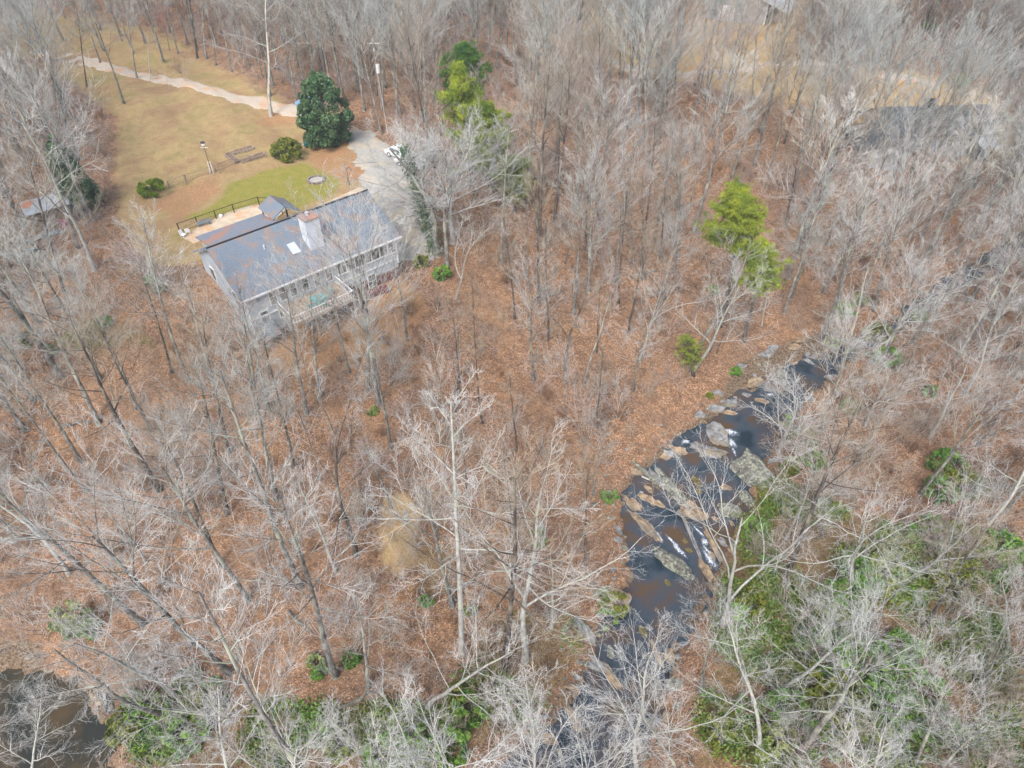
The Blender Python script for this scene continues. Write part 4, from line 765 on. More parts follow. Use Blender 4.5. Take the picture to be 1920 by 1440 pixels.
heroes=[
(152,867,-40,560,'poplar1','thick straight grey trunk at the left edge, its foot in clear brown leaves'),(163,922,-60,690,'poplar2','heavy leaning grey trunk just below the thick straight one at the left edge'),
(130,1077,-50,850,'oak2','pale crooked tree leaning out over the left edge of the picture'),(465,1125,180,740,'vase1','tall tree with a broom of white ascending branches over the left leaf slope'),
(430,1262,20,850,'vase1','long leaning pale tree with its bare foot in orange leaves near the pool'),(427,965,330,640,'poplar3','single slender dark footed trunk standing alone in the left leaf litter'),
(332,1308,110,1120,'oak1','crooked pale oak with a bent trunk above the dark pool'),(322,1346,95,1200,'oak3','spreading white branched tree leaning left over the dark pool'),
(628,1267,440,860,'poplar2','straight pale trunk rising from a green tuft at lower left centre'),(605,1490,395,1090,'poplar2','broad pale tree whose foot is below the frame at lower left centre'),
(665,1040,560,640,'fork2','thick dark trunk forking into pale limbs in the middle of the leaf slope'),(867,1226,848,740,'radial','straight pale pole of a tree with limbs radiating like spokes'),(848,1137,780,790,'vase1','slender tree leaning left just behind the straight pale pole'),
(947,1252,948,800,'poplar3','dark lower trunk with white upper limbs by the yellow green bank'),(985,1238,1012,880,'oak1','pale tree with twisted white limbs, right of the dark based trunk'),(1035,1177,1050,1010,'snag','short pale snag beside the creek bank slope'),
(710,757,628,300,'vase1','large pale tree fanning out in front of the right half of the house'),(575,775,520,430,'vase1','pale tree whose branches cross the left of the deck'),(520,935,440,560,'poplar1','slim grey tree downhill from the basement corner'),(550,876,500,600,'slim1','thin brown tree downhill left of the house'),
(565,1100,370,640,'poplar1','very long slender trunk leaning left across the leaf slope'),(630,1070,580,880,'snag','broken topped small snag in the leaf slope'),(352,714,235,385,'poplar2','big two stemmed poplar with a dense tan crown left of the blue house'),(322,700,255,470,'slim1','dark companion trunk close behind the big two stemmed poplar'),
(402,722,355,470,'oak3','pale tree with a low fork at the left corner of the blue house'),(430,850,385,560,'poplar3','dark trunk below the tree at the house corner'),(177,507,55,150,'oak1','big tan trunk with sweeping white limbs beside the small shed'),
(508,218,430,-90,'oak2','large pale tree standing at the driveway edge'),(232,194,150,-40,'poplar1','tall grey tree in the lawn just below the driveway'),(257,147,225,-50,'poplar1','grey tree on the lawn touching the driveway edge'),(282,149,268,60,'snag','small lawn tree right of the driveway edge tree'),(163,163,130,-10,'poplar3','dark thin trunk in the upper left lawn'),(318,172,310,128,'snag','tiny bare dark tree on the lawn below the driveway'),
(120,190,50,-30,'vase1','wide twiggy tree in the upper left corner by the drive'),(75,150,10,-60,'vase1','dense grey tree at the far end of the drive'),(135,225,60,60,'oak3','crooked tree at the left rim of the lawn'),
(370,110,350,-120,'poplar3','dark trunk at the left of the trio near the red budding tree'),(387,111,372,-130,'poplar1','middle trunk of the trio near the red budding tree'),(405,124,385,-60,'slim2','thin pale trunk right of the trio'),(560,127,530,-60,'slim1','dark thin trunk on the brown slope above the magnolia'),(612,155,575,-120,'poplar1','thick ridged trunk rising behind the magnolia'),(645,190,605,-120,'poplar2','tall pale double trunk just above the magnolia, left stem'),(635,160,598,-100,'poplar3','dark trunk pressed behind the pale double trunk'),(683,208,650,-110,'vase1','pale rough trunk with fine side twigs left of the utility pole'),(722,165,690,-120,'poplar1','smooth trunk just behind the utility pole'),(741,150,720,-130,'poplar1','stout trunk right of the utility pole'),(790,130,770,-80,'poplar3','first dark trunk of the row above the dark green pine'),(813,112,800,-100,'poplar3','second dark trunk of the row above the dark green pine'),(780,105,755,-110,'poplar3','back trunk of the row left of the dark green pine'),
(820,480,735,210,'oak3','huge ivy clad tree with a fan of dark limbs right of the house'),(838,500,835,190,'vase1','second stem of the huge ivy clad tree, pale and upright'),(890,380,875,190,'poplar1','pale tree in front of the yellow green pines'),(856,560,905,330,'fork1','pale forked tree right of the ivy clad tree'),(815,470,770,230,'vase1','dense grey crowned tree over the gravel parking area'),
(965,597,950,380,'slim1','thin dark trunk in the middle woods, far left of the forked dark pair'),(1075,590,1090,300,'poplar1','straight grey trunk behind the black forked trunk'),(1060,694,1110,420,'fork2','black forked trunk in the orange leaf opening at centre'),(1178,622,1215,400,'poplar3','dark trunk leaning right at centre'),(1228,598,1290,380,'poplar1','curved grey trunk above the small pine'),(1200,677,1290,440,'fork1','pale tree arching right above the small pine'),(1297,700,1425,480,'oak1','long pale arching tree leaning right below the big pine'),(1306,660,1445,460,'oak3','second arching tree leaning right below the big pine'),(1357,595,1400,420,'poplar3','dark trunk directly under the big pine'),(1428,611,1447,530,'snag','short pale snag on the open leaf slope near the upper creek'),
(1331,660,1358,560,'slim1','first thin dark sapling trunk below the big pine'),(1344,662,1375,570,'slim1','second thin dark sapling trunk below the big pine'),(1095,720,1140,500,'slim2','slender trunk below the black forked trunk'),(1000,715,995,440,'vase1','pale many stemmed tree at centre'),(1470,587,1560,330,'poplar1','dark based leaning trunk on the open leaf slope'),(1472,422,1510,220,'poplar3','dark trunk right of the big pine top'),(1570,510,1640,350,'poplar3','dark stump like trunk on the upper right slope'),
(1575,704,1650,500,'snag','grey green trunk at the upper creek bend'),(1645,697,1760,420,'vase1','tall fan shaped tree at the upper creek bend'),(1810,740,1900,520,'oak1','pale spreading oak on the right slope above the creek'),(1742,822,1870,640,'oak1','large pale leaning oak on the brown right slope'),(1733,792,1790,690,'snag','dark thin trunk beside the large leaning oak'),(1830,837,1960,650,'poplar3','dark straight trunk near the right edge'),(1722,1080,1960,930,'fork1','dark trunk leaning hard to the right edge above the green shrubs'),
(1592,1118,1700,830,'oak2','big white spreading tree in the middle of the green shrubs'),(1357,1182,1500,800,'fork1','crooked S shaped creek tree with a forked white top'),(1459,850,1495,690,'dome','dense white crowned round tree over the upper creek'),(1475,1010,1530,830,'oak1','pale tree right of the large lichen boulder'),(1540,1010,1580,860,'vase1','fine twigged tree in the brush right of the creek'),
(1490,1420,1645,1110,'oak3','big grey tree with two leaning stems at lower right'),(1715,1435,1800,1180,'vase1','pale tree with long ascending stems at lower right'),(1750,1460,1900,1290,'vase1','white limbs sweeping to the lower right corner'),(1195,1460,1200,1230,'oak1','white crowned tree over the lower creek'),(1290,1480,1150,1230,'vase1','tree throwing long twigs left over the lower creek'),(1420,1420,1480,1200,'oak2','white twiggy tree among green shrubs at bottom right'),
(40,1500,110,1260,'oak1','bare white tree over the dark pool, leaning right'),(-30,1500,50,1270,'oak2','white tree in the bottom left corner'),(560,1530,580,1340,'dome','white crown at the bottom edge, left of centre'),(700,1540,700,1340,'vase1','white crown at the bottom edge near centre'),(830,1560,820,1360,'dome','white crown at the bottom edge just right of the centre left crowns'),(1010,1540,1000,1350,'dome','white crown at the bottom edge beside the creek mouth'),(1130,1570,1120,1370,'oak1','white crown overhanging the bottom of the creek'),(430,1560,360,1360,'oak2','white crown at the bottom edge over green shrubs'),(1620,1560,1640,1330,'oak1','white crown at the bottom edge, far right'),
(690,1290,700,1090,'oak3','twisted pale oak lying low over orange leaves at lower centre'),(800,1330,860,1130,'oak2','arching pale oak with hooked limbs at lower centre'),(1890,1220,1960,1020,'oak2','pale tree on the right edge among green shrubs'),(1840,1300,1930,1100,'vase1','ascending pale tree near the lower right edge'),
(1240,330,1250,120,'poplar1','pale tree in the upper middle woods with a white limb'),(1165,330,1172,150,'vase1','fan crowned tree in the upper middle woods'),(1265,180,1280,-40,'poplar3','dark trunk in the gold field edge'),(1350,150,1380,-60,'poplar1','grey trunk in front of the gold field left of the barn'),(1410,200,1425,-20,'poplar1','tall grey trunk rising in front of the barn'),(1470,270,1540,60,'poplar3','dark trunk right of the barn'),(1500,290,1560,90,'vase1','wide pale tree left of the far house'),(1640,190,1670,60,'fork2','dark forked tree behind the far house'),(1830,300,1900,130,'fork2','dark branching tree at the right end of the far house'),(1160,140,1165,-60,'fork2','dark forked trunk in the gold field'),(1185,130,1200,-60,'poplar3','dark trunk beside the forked one in the gold field'),(1080,150,1085,-50,'poplar1','grey tree at the left rim of the gold field'),
(655,700,612,400,'vase2','fine pinkish tree veiling the middle of the blue house'),(765,640,735,400,'vase1','fine grey tree at the right end of the blue house'),(600,745,560,455,'vase1','slender fan tree in front of the deck'),
(505,770,455,500,'slim2','slender pinkish tree in front of the basement corner'),(690,735,690,340,'vase1','tall pale tree veiling the right half of the blue house roof'),(470,720,430,440,'vase2','fine pinkish tree before the left gable of the blue house'),(1560,690,1600,560,'dome','round silvery tree at the upper creek bend'),(1620,800,1680,640,'dome','round silvery tree on the right bank beyond the creek bend'),(1700,700,1760,520,'vase1','silvery fan tree on the right bank beyond the creek bend'),(808,470,762,235,'vase1','dense pale tree between the ivy clad tree and the parking area'),(790,440,725,262,'dome','leaning grey tree whose crown hangs over the gravel parking area'),(848,455,812,215,'dome','round dense grey tree behind the ivy clad tree'),(770,345,742,170,'vase2','pinkish grey tree beyond the white cars'),(1700,290,1720,200,'vase2','pink twigged tree in front of the far house'),(1760,320,1790,220,'vase2','pink twigged tree at the right front of the far house'),(1620,300,1650,200,'vase1','pale twiggy tree before the far house wing'),
]
HP=[]
for i,(bx,by,tx,ty,key,lb) in enumerate(heroes):
    e=use(key); b,v=solve(bx,by,tx,ty)
    if v.length>30: v=v*(30/v.length)
    put(e,b,v,i*1.7,None,1.55 if (key=='dome' and bx==1459) else (1.7 if 780<bx<850 and 430<by<510 else (1.15 if key in('vase1','dome') else 1))); tag(e,lb,'tree',group='bare trees'); HP.append((b.x,b.y))
# a red budding tree
e=build_tree('vase',31,BG,M['red_bud']); b,v=solve(318,95,300,-10); put(e,b,v,1); tag(e,'bare tree with a haze of red buds at the upper left woods edge','tree')
# ivy on the huge tree
r_=np.random.RandomState(5)
for (bx,by,tx,ty,H_,nm) in ((820,480,735,210,.8,'left'),(880,320,880,200,.7,'pine side')):
    b,v=solve(bx,by,tx,ty); n=1500; t=r_.uniform(0.02,H_,n); rad=(.5*(1-t*.5))*np.abs(r_.normal(size=n))*(.5+.9*np.abs(np.sin(t*37)))+.2; a=r_.uniform(0,6.28,n)
    C=np.stack([b.x+v.x*t+rad*np.cos(a),b.y+v.y*t+rad*np.sin(a),b.z+v.z*t],1); Vv,Ff=leaves(C,.085,r_); o=np_obj('ivy',Vv-np.array(tuple(b)),Ff,[M['leaf_dark']]); o.location=b
    tag(o,{'left':'dark ivy wrapped up the huge leaning stem right of the house','pine side':'dark ivy mass on the trunk below the yellow green pines'}[nm],'ivy')
# ---- pines
for (bx,by,tx,ty,seed,cs,wd,mt,tf_,lb) in [
 (1352,612,1392,352,1,.62,2.6,'needle',5000,'yellow green pine standing alone over the leaf slope at right'),(1395,640,1425,440,2,.55,2.0,'needle',2600,'shorter yellow green pine touching the right side of the lone pine'),
 (872,290,868,82,3,.5,2.7,'needle_dark',6000,'darker green pine behind the yellow green pair'),(880,350,884,118,4,.32,2.4,'needle',5600,'tall bright yellow green pine at upper centre'),(928,372,918,178,5,.28,2.5,'needle',5600,'spreading yellow green pine leaning right of the tall one'),
 (1300,705,1293,628,6,.3,1.2,'needle',690,'small yellow green pine below the arching trees'),(965,400,965,300,8,.3,2.0,'leaf_mix',2500,'thin pale green pine under the spreading pine')]:
    b,v=solve(bx,by,tx,ty); H_=v.length; e=build_pine(seed,H_,cs,wd,M[mt],tufts=tf_); put(e,b,v,0); tag(e,lb,'pine tree')
# ---- magnolia, holly, round shrubs
def big_evergreen(px,py,a,c,seed,mt,label,n,size,prof,cat='tree',name='evergreen_tree',tz=1.0):
    b=at(px,py); e=tag(empty(name,b),label,cat); P,rs=blob_pts(n,a,a,c,seed,lumps=110,fill=.5,lump_r=.2,prof=prof); P[:,2]+=c*tz
    P=P[P[:,2]>.1]; V_,F_=leaves(P,size,rs); np_obj('crown',V_,F_,[mt],e); m=MB(); m.tube([(0,0,-.2),(.1,0,c),(0,.1,c*1.7)],[.22,.15,.04],7)
    r=random.Random(seed)
    for k in range(16): q=perp(Vector((0,0,1)),r)*a*.8; z=c*r.uniform(.3,1.5); m.tube([(0,0,z),(q.x*.5,q.y*.5,z+.3),(q.x,q.y,z+.6)],[.07,.05,.02],4)
    m.build('trunk',M['bark_dark'],e); return e
big_evergreen(618,272,3.5,5.0,41,M['leaf_dark'],'big dark green magnolia beside the driveway',30000,.105,lambda t:np.clip(1.12-.5*t**2.2+.12*np.sin(t*17),.25,1.2),name='magnolia_tree')
big_evergreen(160,395,2.9,4.6,42,M['leaf_dark'],'dark green holly behind the sweeping limbs of the big tan trunk',17000,.09,lambda t:np.clip(1.1-.8*t,.2,1.1),name='holly_tree')
evergreen_shrub(at(290,366),1.55,1.15,43,M['leaf_bright'],'neatly rounded bright green shrub on the lawn',n=9000,size=.06,name='round_shrub')
evergreen_shrub(at(540,296),2.0,1.35,44,M['leaf_olive'],'large olive shrub with a grey hollow centre beside the magnolia',n=8000,size=.075,name='round_shrub')
# ---- evergreen shrubs on the banks
sh=[(1410,1000,1.6),(1450,1060,1.4),(1400,1140,1.8),(1380,1165,1.4),(1150,1140,1.3),(1138,1165,1.1),(1142,935,.9),(1130,1120,.9),(1600,1100,2.4),(1650,1085,2.2),(1560,1130,1.8),(1740,1010,2.0),(1800,1030,2.3),(1860,1035,2.0),(1780,1090,2.6),(1850,1080,2.2),(1900,1060,1.8),
(1550,1170,2.0),(1540,1230,2.4),(1590,1210,2.0),(1640,1260,2.4),(1680,1230,2.0),(1500,1280,2.0),(1470,1340,2.0),(1580,1330,2.2),(1660,1330,2.2),(1720,1300,2.0),(1450,1400,1.9),(1530,1400,1.6),(1620,1400,2.2),(1700,1390,1.6),(1780,1380,1.3),(1340,1380,1.6),(1400,1330,1.2),
(1640,640,2.1),(1660,680,1.8),(1580,590,1.6),(1610,570,1.3),(1720,600,1.4),(1560,650,1.0),(1500,830,1.5),(1520,870,1.5),(1480,880,1.2),(1770,880,1.9),(1800,920,2.1),(1760,930,1.7),(1740,740,1.0),(1590,770,1.2),(1475,800,1.2),
(140,1165,1.9),(160,1190,1.5),(280,1330,1.9),(250,1360,1.8),(310,1370,1.7),(390,1330,1.6),(360,1380,1.8),(340,1290,.8),(360,1275,.9),(400,1290,.8),(595,1245,.8),(600,1265,.7),(880,1340,1.6),(860,1310,1.3),(800,1130,.7),(880,1150,.7),(780,1390,1.6),(850,1410,1.7),(640,1400,1.4),(610,1380,1.3),(500,1410,1.4),(720,1420,1.5),(660,1240,.8),
(300,545,.8),(200,610,1.0),(60,640,1.2),(100,660,.9),(285,530,1.0),(1336,548,.9),(1378,700,.7),(700,775,.6),(1010,1000,.6),(1015,1020,.6),(1330,745,.5),(850,330,1.2),(790,500,1.4),(830,520,1.3),(1740,60,1.8),(1840,240,1.4),(1800,160,1.8),(1880,230,1.5)]
for i,(px,py,a) in enumerate(sh):
    mt=M['leaf_green'] if (i*7)%5<3 else (M['leaf_mix'] if i%2 else M['leaf_olive'])
    z='creek bank' if px>1100 and px<1480 else ('right hand woods' if px>=1480 else ('pool side' if px<430 and py>1100 else ('leaf slope' if py>700 else 'upper woods')))
    tone={'leaf_green':'fresh green','leaf_mix':'yellowish green','leaf_olive':'olive green'}[mt.name]
    evergreen_shrub(at(px,py),a*.8,a*.55,100+i,mt,f"{tone} {'sprawling' if a>1.9 else ('mid sized' if a>1.2 else 'small')} evergreen shrub in the {z}",group=f'{tone} evergreen shrubs in the {z}',size=.085)
# ---- bare bushes (single meshes) and the undergrowth they are scattered from
def bush(seed,mt,h=2.6,stems=7,dens=6):
    r=random.Random(seed); vs,fs=[],[]
    for k in range(stems):
        d=(Vector((0,0,1))+perp(Vector((0,0,1)),r)*r.uniform(.15,.7)).normalized(); p=Vector((r.gauss(0,.12),r.gauss(0,.12),-.05)); out=[]
        st={**STY['slim'],'n':[0,dens,5,3],'wander':[.1,.2,.3,.35,.4],'start':[.2,.2,.15,.1],'len':[.5,.5,.5,.5],'up':[0,.2,.2,.1,.1],'rr':[.5,.5,.6,.6]}
        grow(out,p,d,h*r.uniform(.6,1.1),.022,1,st,r,3)
        for lvl,pts,rs in out: tube_fast(vs,fs,pts,[max(x,.0065) for x in rs],3)
    return link('bare_bush',vs,fs,mt)
BU=[bush(51,TT),bush(52,TK,3.4,6),bush(53,M['twig_brown'],1.7,10),bush(54,TG,4.2,4,7)]
bpos=[(480,690),(620,1010),(1300,850),(110,740),(1225,470),(215,1040),(640,680),(760,900),(1180,820),(1010,1090),(1560,800),(1690,900),(940,1120),(420,1100),(700,980),(1070,1050),(1440,930),(350,900),(880,700),(1330,520),(560,30),(620,640),(730,590),(500,640)]
for i,(px,py) in enumerate(bpos):
    o=BU[i%4] if i<4 else BU[i%4].copy()
    if i>=4: col.objects.link(o)
    p=at(px,py); o.location=p; s=.8+.3*rnd.random(); o.scale=(s,s,s); o.rotation_euler=(0,0,i); tag(o,['tan twiggy bush standing in the brown leaves','pinkish twiggy bush standing in the brown leaves','low dense brown bush in the leaf litter','tall sparse grey bush in the leaf litter'][i%4],'bush',group=['tan twiggy bushes','pinkish twiggy bushes','low brown bushes','tall grey bushes'][i%4])
def scatter(name,P,rots,scl,idx,objs,label,mats=()):
    me=bpy.data.meshes.new(name); me.from_pydata([tuple(p) for p in P],[],[]); o=bpy.data.objects.new(name,me); col.objects.link(o)
    a=me.attributes.new('rot','FLOAT_VECTOR','POINT'); a.data.foreach_set('vector',np.array(rots,np.float32).ravel())
    a=me.attributes.new('scl','FLOAT','POINT'); a.data.foreach_set('value',np.array(scl,np.float32))
    a=me.attributes.new('idx','INT','POINT'); a.data.foreach_set('value',np.array(idx,np.int32))
    g=bpy.data.node_groups.new(name,'GeometryNodeTree'); g.interface.new_socket('Geometry',in_out='INPUT',socket_type='NodeSocketGeometry'); g.interface.new_socket('Geometry',in_out='OUTPUT',socket_type='NodeSocketGeometry')
    N=g.nodes; L=g.links; gi=N.new('NodeGroupInput'); go_=N.new('NodeGroupOutput'); iop=N.new('GeometryNodeInstanceOnPoints'); jn=N.new('GeometryNodeJoinGeometry')
    for ob in reversed(objs):
        oi=N.new('GeometryNodeObjectInfo'); oi.inputs['Object'].default_value=ob; oi.inputs['As Instance'].default_value=True; oi.transform_space='ORIGINAL'; L.new(oi.outputs['Geometry'],jn.inputs[0])
    def na(nm,ty):
        n=N.new('GeometryNodeInputNamedAttribute'); n.data_type=ty; n.inputs['Name'].default_value=nm; return n.outputs['Attribute']
    L.new(gi.outputs[0],iop.inputs['Points']); L.new(jn.outputs[0],iop.inputs['Instance']); iop.inputs['Pick Instance'].default_value=True
    L.new(na('idx','INT'),iop.inputs['Instance Index']); L.new(na('rot','FLOAT_VECTOR'),iop.inputs['Rotation']); L.new(na('scl','FLOAT'),iop.inputs['Scale']); L.new(iop.outputs[0],go_.inputs[0])
    md=o.modifiers.new('scatter','NODES'); md.node_group=g; tag(o,label,kind='stuff'); return o
# ---- fill woods
def in_poly_px(x,y,P):
    c=False
    for i in range(len(P)):
        a=P[i]; b=P[(i+1)%len(P)]
        if (a[1]>y)!=(b[1]>y) and x<(b[0]-a[0])*(y-a[1])/(b[1]-a[1]+1e-9)+a[0]: c=not c
    return c
CLEAR=[([(170,120),(560,190),(700,240),(800,330),(800,500),(730,560),(540,660),(400,640),(300,520),(180,430)],.97),([(1170,760),(1400,700),(1480,800),(1400,1000),(1370,1110),(1150,1110),(1140,930)],.93),([(1080,1150),(1250,1150),(1260,1320),(1050,1330)],.8),
 ([(1310,345),(1460,345),(1460,560),(1310,560)],.9),([(820,80),(985,80),(985,320),(820,320)],.85),([(1600,165),(1850,165),(1850,290),(1700,290)],.4),([(1340,0),(1460,0),(1460,45),(1340,45)],1),([(40,360),(140,360),(140,460),(40,460)],.9),([(95,240),(215,240),(215,410),(95,410)],.9),([(0,1270),(230,1280),(250,1440),(0,1440)],.93),([(1320,600),(1540,560),(1560,640),(1350,720)],.8),([(1090,90),(1340,55),(1500,55),(1560,230),(1400,165),(1100,115)],.62),([(0,0),(420,0),(560,200),(0,115)],.5),([(1700,710),(1900,730),(1900,900),(1700,850)],.5)]
fr=random.Random(77); cand=[]; cell={}
for b in HP: cell.setdefault((int(b[0]//4),int(b[1]//4)),[]).append(b)
def near(x,y,d):
    k=int(d//4)+1
    for i in range(int(x//4)-k,int(x//4)+k+1):
        for j in range(int(y//4)-k,int(y//4)+k+1):
            for q in cell.get((i,j),()):
                if (q[0]-x)**2+(q[1]-y)**2<d*d: return True
    return False
AR=np.array
for k in range(26000):
    y=2+216*fr.random()**.8; w=40+.78*y; x=fr.uniform(-w,w); z=gz(x,y)
    if z<.5: continue
    px,py=proj(x,y,z); dmin=5.4 if y<45 else 4.4 if y<70 else 3.5
    if (px<330 and 330<py<820) or (px>1440 and 180<py<720): dmin=3.5
    dmin*=fr.uniform(.75,1.35)
    if near(x,y,dmin): continue
    X,Y=AR([x]),AR([y])
    if poly_sdf(X,Y,Z_YARD)[0]>-1.0 or poly_sdf(X,Y,Z_GRAVEL)[0]>-1.5: continue
    if poly_sdf(X,Y,Z_TOPL)[0]>0 and fr.random()<.6: continue
    if poly_sdf(X,Y,Z_FIELD)[0]>0 and fr.random()<.55: continue
    if poly_sdf(X,Y,Z_H2)[0]>0: continue
    u=(x-HO.x)*HU.x+(y-HO.y)*HU.y; v=(x-HO.x)*HV.x+(y-HO.y)*HV.y
    if -2<u<21 and -4<v<18: continue
    px,py=proj(x,y,z)
    if poly_sdf(X,Y,Z_OLIVE[3])[0]>0 and fr.random()<.35: continue
    if not(-250<px<2170 and py<1800): continue
    H_=fr.uniform(14,24)
    if 700<px<1320 and py>640: H_*=.72
    if py>640 and px<1250 and fr.random()<.45: continue
    bad=False
    for t in (0,.35,.6,.85,1.05):
        qx,qy=proj(x,y,z+H_*t)
        for P_,pr_ in CLEAR:
            if in_poly_px(qx,qy,P_) and fr.random()<pr_: bad=True; break
        if bad: break
    if bad: continue
    cell.setdefault((int(x//4),int(y//4)),[]).append((x,y)); cand.append((x,y,z,H_,px,py))
cand.sort(key=lambda c:math.hypot(c[0],c[1]))
NIND=300-len(heroes)-6
TH=math.radians
def zone_name(x,y,px,py):
    if px<200 and y<75: return 'at the far left of the slope'
    if px<480 and y<60: return 'on the slope below the shed'
    if px<760 and y<58: return 'on the slope below the blue house'
    if px<1120 and y<40: return 'on the lower slope above the creek'
    if px<1120 and y<60: return 'in the middle woods'
    if px>1380 and y<35: return 'in green shrubs beyond the creek'
    if px>1560 and y<75: return 'on the hillside at right edge'
    if px>1120 and y<60: return 'above the upper creek bank'
    if px<500: return 'in the woods left of the lawn'
    if px<1000: return 'right of the parking area'
    if px<1450: return 'left of the lone pine'
    return 'in the woods below the far house'
kinds={'slim1':'slender dark trunked tree with tan twigs','slim2':'slender grey tree with a pinkish crown','poplar1':'tall straight grey tree with a narrow crown','poplar2':'tall straight tree with pale twigs','poplar3':'tall dark trunked tree with tan twigs','vase1':'grey tree with pale ascending fan branches','vase2':'grey tree with a pinkish fan crown','oak1':'crooked white limbed tree','oak2':'spreading pale oak','oak3':'crooked grey oak','dome':'round crowned white twigged tree','fork2':'dark forked tree'}
far_pts=[]
for i,(x,y,z,H_,px,py) in enumerate(cand):
    if i<NIND:
        pool=['slim1','slim2','slim2','vase1','vase2','poplar1','poplar3','slim1']
        if px>1450 and y<80: pool=['vase1','vase1','oak3','poplar2','slim2','dome']
        if px>1350 and y<40: pool=['oak1','oak3','vase1','slim2','oak2','poplar3']
        if y<22: pool=['oak1','oak2','vase1','oak3']
        if px<500: pool=['poplar1','poplar2','poplar3','vase1','oak3','slim2']
        key=fr.choice(pool); e=use(key); k=(.62 if key=='dome' else 1)*H_*(.72 if 'slim' in key else 1)*(.8 if 'oak' in key else 1)
        put(e,Vector((x,y,z)),Vector((fr.gauss(0,.06),fr.gauss(0,.06),1)).normalized()*k,fr.random()*6.28,None,fr.uniform(.85,1.35)); lb=kinds[key]+' '+zone_name(x,y,px,py); tag(e,lb,'tree',group=lb.replace('tree','trees').replace('oak ','oaks '))
    else: far_pts.append((x,y,z,H_,fr.gauss(0,.06),fr.gauss(0,.06)))
FO=[PROTO[k][0] for k in ('far1','far2','far3')]
for i,o in enumerate(FO):
    x,y,z,H_,_,_=far_pts.pop(i*3); o.location=(x,y,z); o.scale=(H_/o['H'],)*3
    tag(o,['bare grey fan crowned tree just beyond the middle woods','dark trunked tree with tan twigs just beyond the middle woods','pinkish fan crowned tree just beyond the middle woods'][i],'tree')
ix=[fr.choice((0,1,2,0)) for _ in far_pts]
scatter('distant_woods',[p[:3] for p in far_pts],[(p[4],p[5],fr.random()*6.28) for p in far_pts],[p[3]/FO[j]['H'] for p,j in zip(far_pts,ix)],ix,FO,'bare winter woods filling the distance behind the houses and fields')
# undergrowth
UP=[];UR=[];US=[];UI=[]
for k in range(12000):
    y=4+160*fr.random()**.85; w=36+.76*y; x=fr.uniform(-w,w); z=gz(x,y)
    if z<.45: continue
    X,Y=AR([x]),AR([y])
    if poly_sdf(X,Y,Z_YARD)[0]>-.5 or poly_sdf(X,Y,Z_GRAVEL)[0]>-2 or poly_sdf(X,Y,Z_H2)[0]>0: continue
    if poly_sdf(X,Y,Z_FIELD)[0]>0 and fr.random()<.8: continue
    if poly_sdf(X,Y,Z_TOPL)[0]>0 and fr.random()<.9: continue
    u=(x-HO.x)*HU.x+(y-HO.y)*HU.y; v=(x-HO.x)*HV.x+(y-HO.y)*HV.y
    if -1.5<u<20 and -5<v<17: continue
    px,py=proj(x,y,z)
    dens=.5+.5*mnoise.noise(Vector((x*.09,y*.09,3)))*2.2
    if 1340<px<1540 and 560<py<720: dens*=.06
    if px>1380 and (py>780 or (px>1540 and py>440)): dens=max(dens,.62)
    if fr.random()>dens*.8: continue
    if in_poly_px(px,py,CLEAR[1][0]) and fr.random()<.7: continue
    UP.append((x,y,z)); UR.append((fr.gauss(0,.1),fr.gauss(0,.1),fr.random()*6.28)); US.append(fr.uniform(.5,1.0)*(1.7 if fr.random()<.35 else 1)); UI.append(fr.choice((0,1,1,2,2,3)))
scatter('undergrowth',UP,UR,US,UI,BU,'tangle of bare brush and seedlings covering the forest floor')
print('trees',len(cand),'far',len(far_pts),'undergrowth',len(UP))
gp=[];gr_=np.random.RandomState(9)
for P_,nn in ((Z_OLIVE[3],3800),(Z_OLIVE[2],1100),(Z_OLIVE[0],160),(Z_OLIVE[4],60)):
    xs_=[q[0] for q in P_]; ys_=[q[1] for q in P_]; X_=gr_.uniform(min(xs_),max(xs_),nn*3); Y_=gr_.uniform(min(ys_),max(ys_),nn*3); k=poly_sdf(X_,Y_,P_)>0; X_,Y_=X_[k],Y_[k]
    for x,y in zip(X_,Y_):
        if mnoise.noise(Vector((x*.22,y*.22,8)))<-.12+.2*gr_.rand(): continue
        z=gz(x,y)
        if z>.4: gp.append((x,y,z))
gp=np.array(gp); C=np.repeat(gp,26,0)+gr_.normal(size=(len(gp)*26,3))*np.array([.42,.42,.16])+np.array([0,0,.25]); Vv,Ff=leaves(C,.075,gr_); fm=np.repeat(gr_.randint(0,3,len(gp)),26)
tag(np_obj('ground_cover',Vv,Ff,[M['leaf_green'],M['leaf_mix'],M['leaf_olive']],fm=fm),'low green ground cover and ferns on the creek banks',kind='stuff')
lp=np.random.RandomState(4); Lp=[]
for k in range(26000):
    px=lp.uniform(0,1500); py=lp.uniform(700,1440) if k%3 else lp.uniform(480,760)
    q=flat(px,py,3.)
    Lp.append(q)
Lp=np.array(Lp); Lz=hgt(Lp[:,0],Lp[:,1]); k=Lz>.4; C=np.column_stack([Lp[k],Lz[k]+.03]); up=np.zeros_like(C); up[:,2]=1
Vv,Ff=leaves(C,.04,lp,up,1.25,.7); tag(np_obj('fallen_leaves',Vv,Ff,[mat('tan_leaf',srgb(178,136,104),srgb(146,104,78),2),mat('pale_leaf',srgb(206,180,150),srgb(170,134,104),2),mat('brown_leaf',srgb(120,84,62),srgb(92,64,50),2)],fm=lp.randint(0,3,len(C))),'loose fallen oak and beech leaves on the forest floor',kind='stuff')
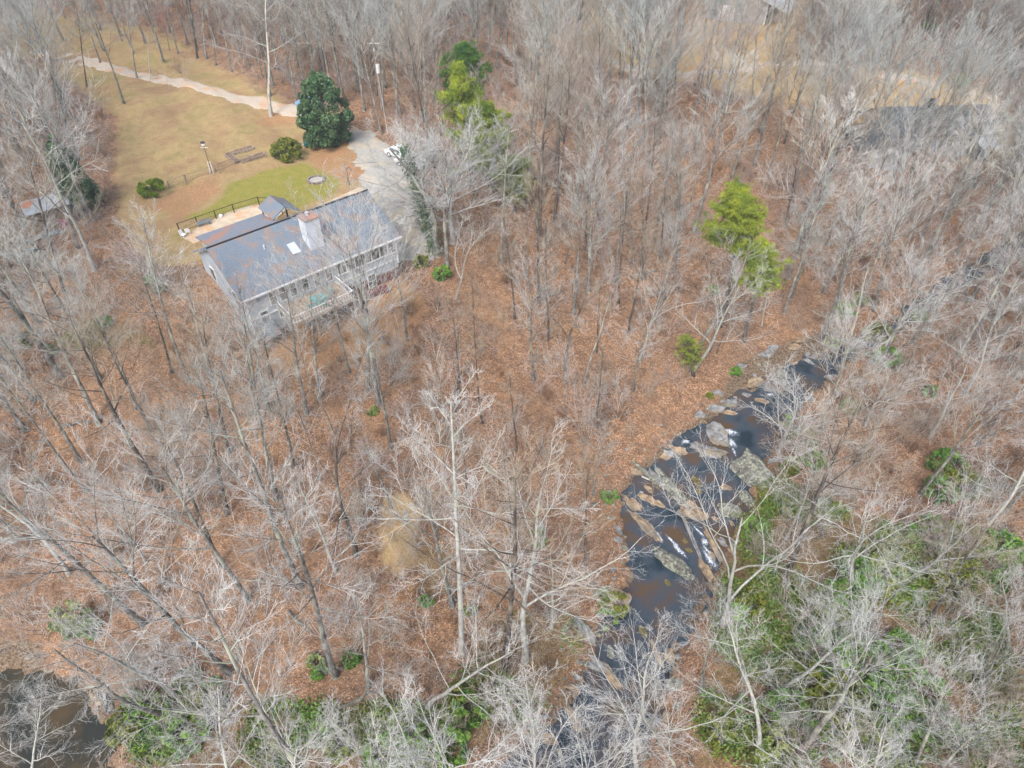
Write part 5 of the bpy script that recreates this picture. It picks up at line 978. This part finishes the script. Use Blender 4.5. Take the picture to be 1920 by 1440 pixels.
# fallen logs
for i,(a0,b0,a1,b1,w,lb) in enumerate([(300,860,352,842,.13,'grey fallen log among the left slope trunks'),(905,880,960,905,.12,'half buried grey log in the middle leaf slope'),(1180,520,1232,508,.16,'dark fallen log below the upper woods'),(540,1150,585,1192,.11,'thin fallen trunk at the lower left slope'),(1020,560,1060,545,.13,'brown fallen log left of the black forked trunk'),(1205,893,1282,932,.09,'thin white dead branch lying across the lichen slab'),(1228,905,1206,892,.07,'short white stick on the left rocks'),(1462,1105,1365,968,.13,'bleached crooked fallen limb right of the creek'),(755,965,762,990,.1,'short pale log in the bright leaf patch'),(1700,540,1762,580,.14,'dark fallen log across the upper creek'),(850,1110,905,1080,.12,'fallen grey log near the moss patch'),(120,800,178,790,.12,'fallen branch in the left leaf litter'),(640,1330,720,1290,.14,'fallen pale trunk at lower centre'),(1120,800,1190,770,.12,'fallen grey branch on the bank above the creek'),(430,1080,500,1095,.1,'fallen stick on the left leaf slope')]):
    A=at(a0,b0); B_=at(a1,b1); m=MB(); r=random.Random(i); pts=[A.lerp(B_,k/5)+Vector((r.gauss(0,.12),r.gauss(0,.12),.18)) for k in range(6)]; m.tube(pts,[w*(1-.12*k) for k in range(6)],6)
    for k in (2,3,4): q=pts[k]; m.tube([q,q+Vector((r.gauss(0,.6),r.gauss(0,.6),.25))],[w*.45,w*.2],4)
    tag(m.build('fallen_branch',BP if 5<=i<9 else BG),lb,'fallen branch')

# ------------------------------------------------------------------ damp winter air
hm=bpy.data.materials.new('haze'); hm.use_nodes=True; t=hm.node_tree; t.nodes.clear(); o_=t.nodes.new('ShaderNodeOutputMaterial'); pv=t.nodes.new('ShaderNodeVolumePrincipled')
pv.inputs['Density'].default_value=.0006; pv.inputs['Color'].default_value=(.82,.9,1,1); pv.inputs['Anisotropy'].default_value=.2; t.links.new(pv.outputs[0],o_.inputs['Volume'])
hb=MB(); hb.box(-960,960,-360,1460,-3,60); ho=hb.build('haze',hm); tag(ho,'pale damp haze between the camera and the far woods',kind='stuff')
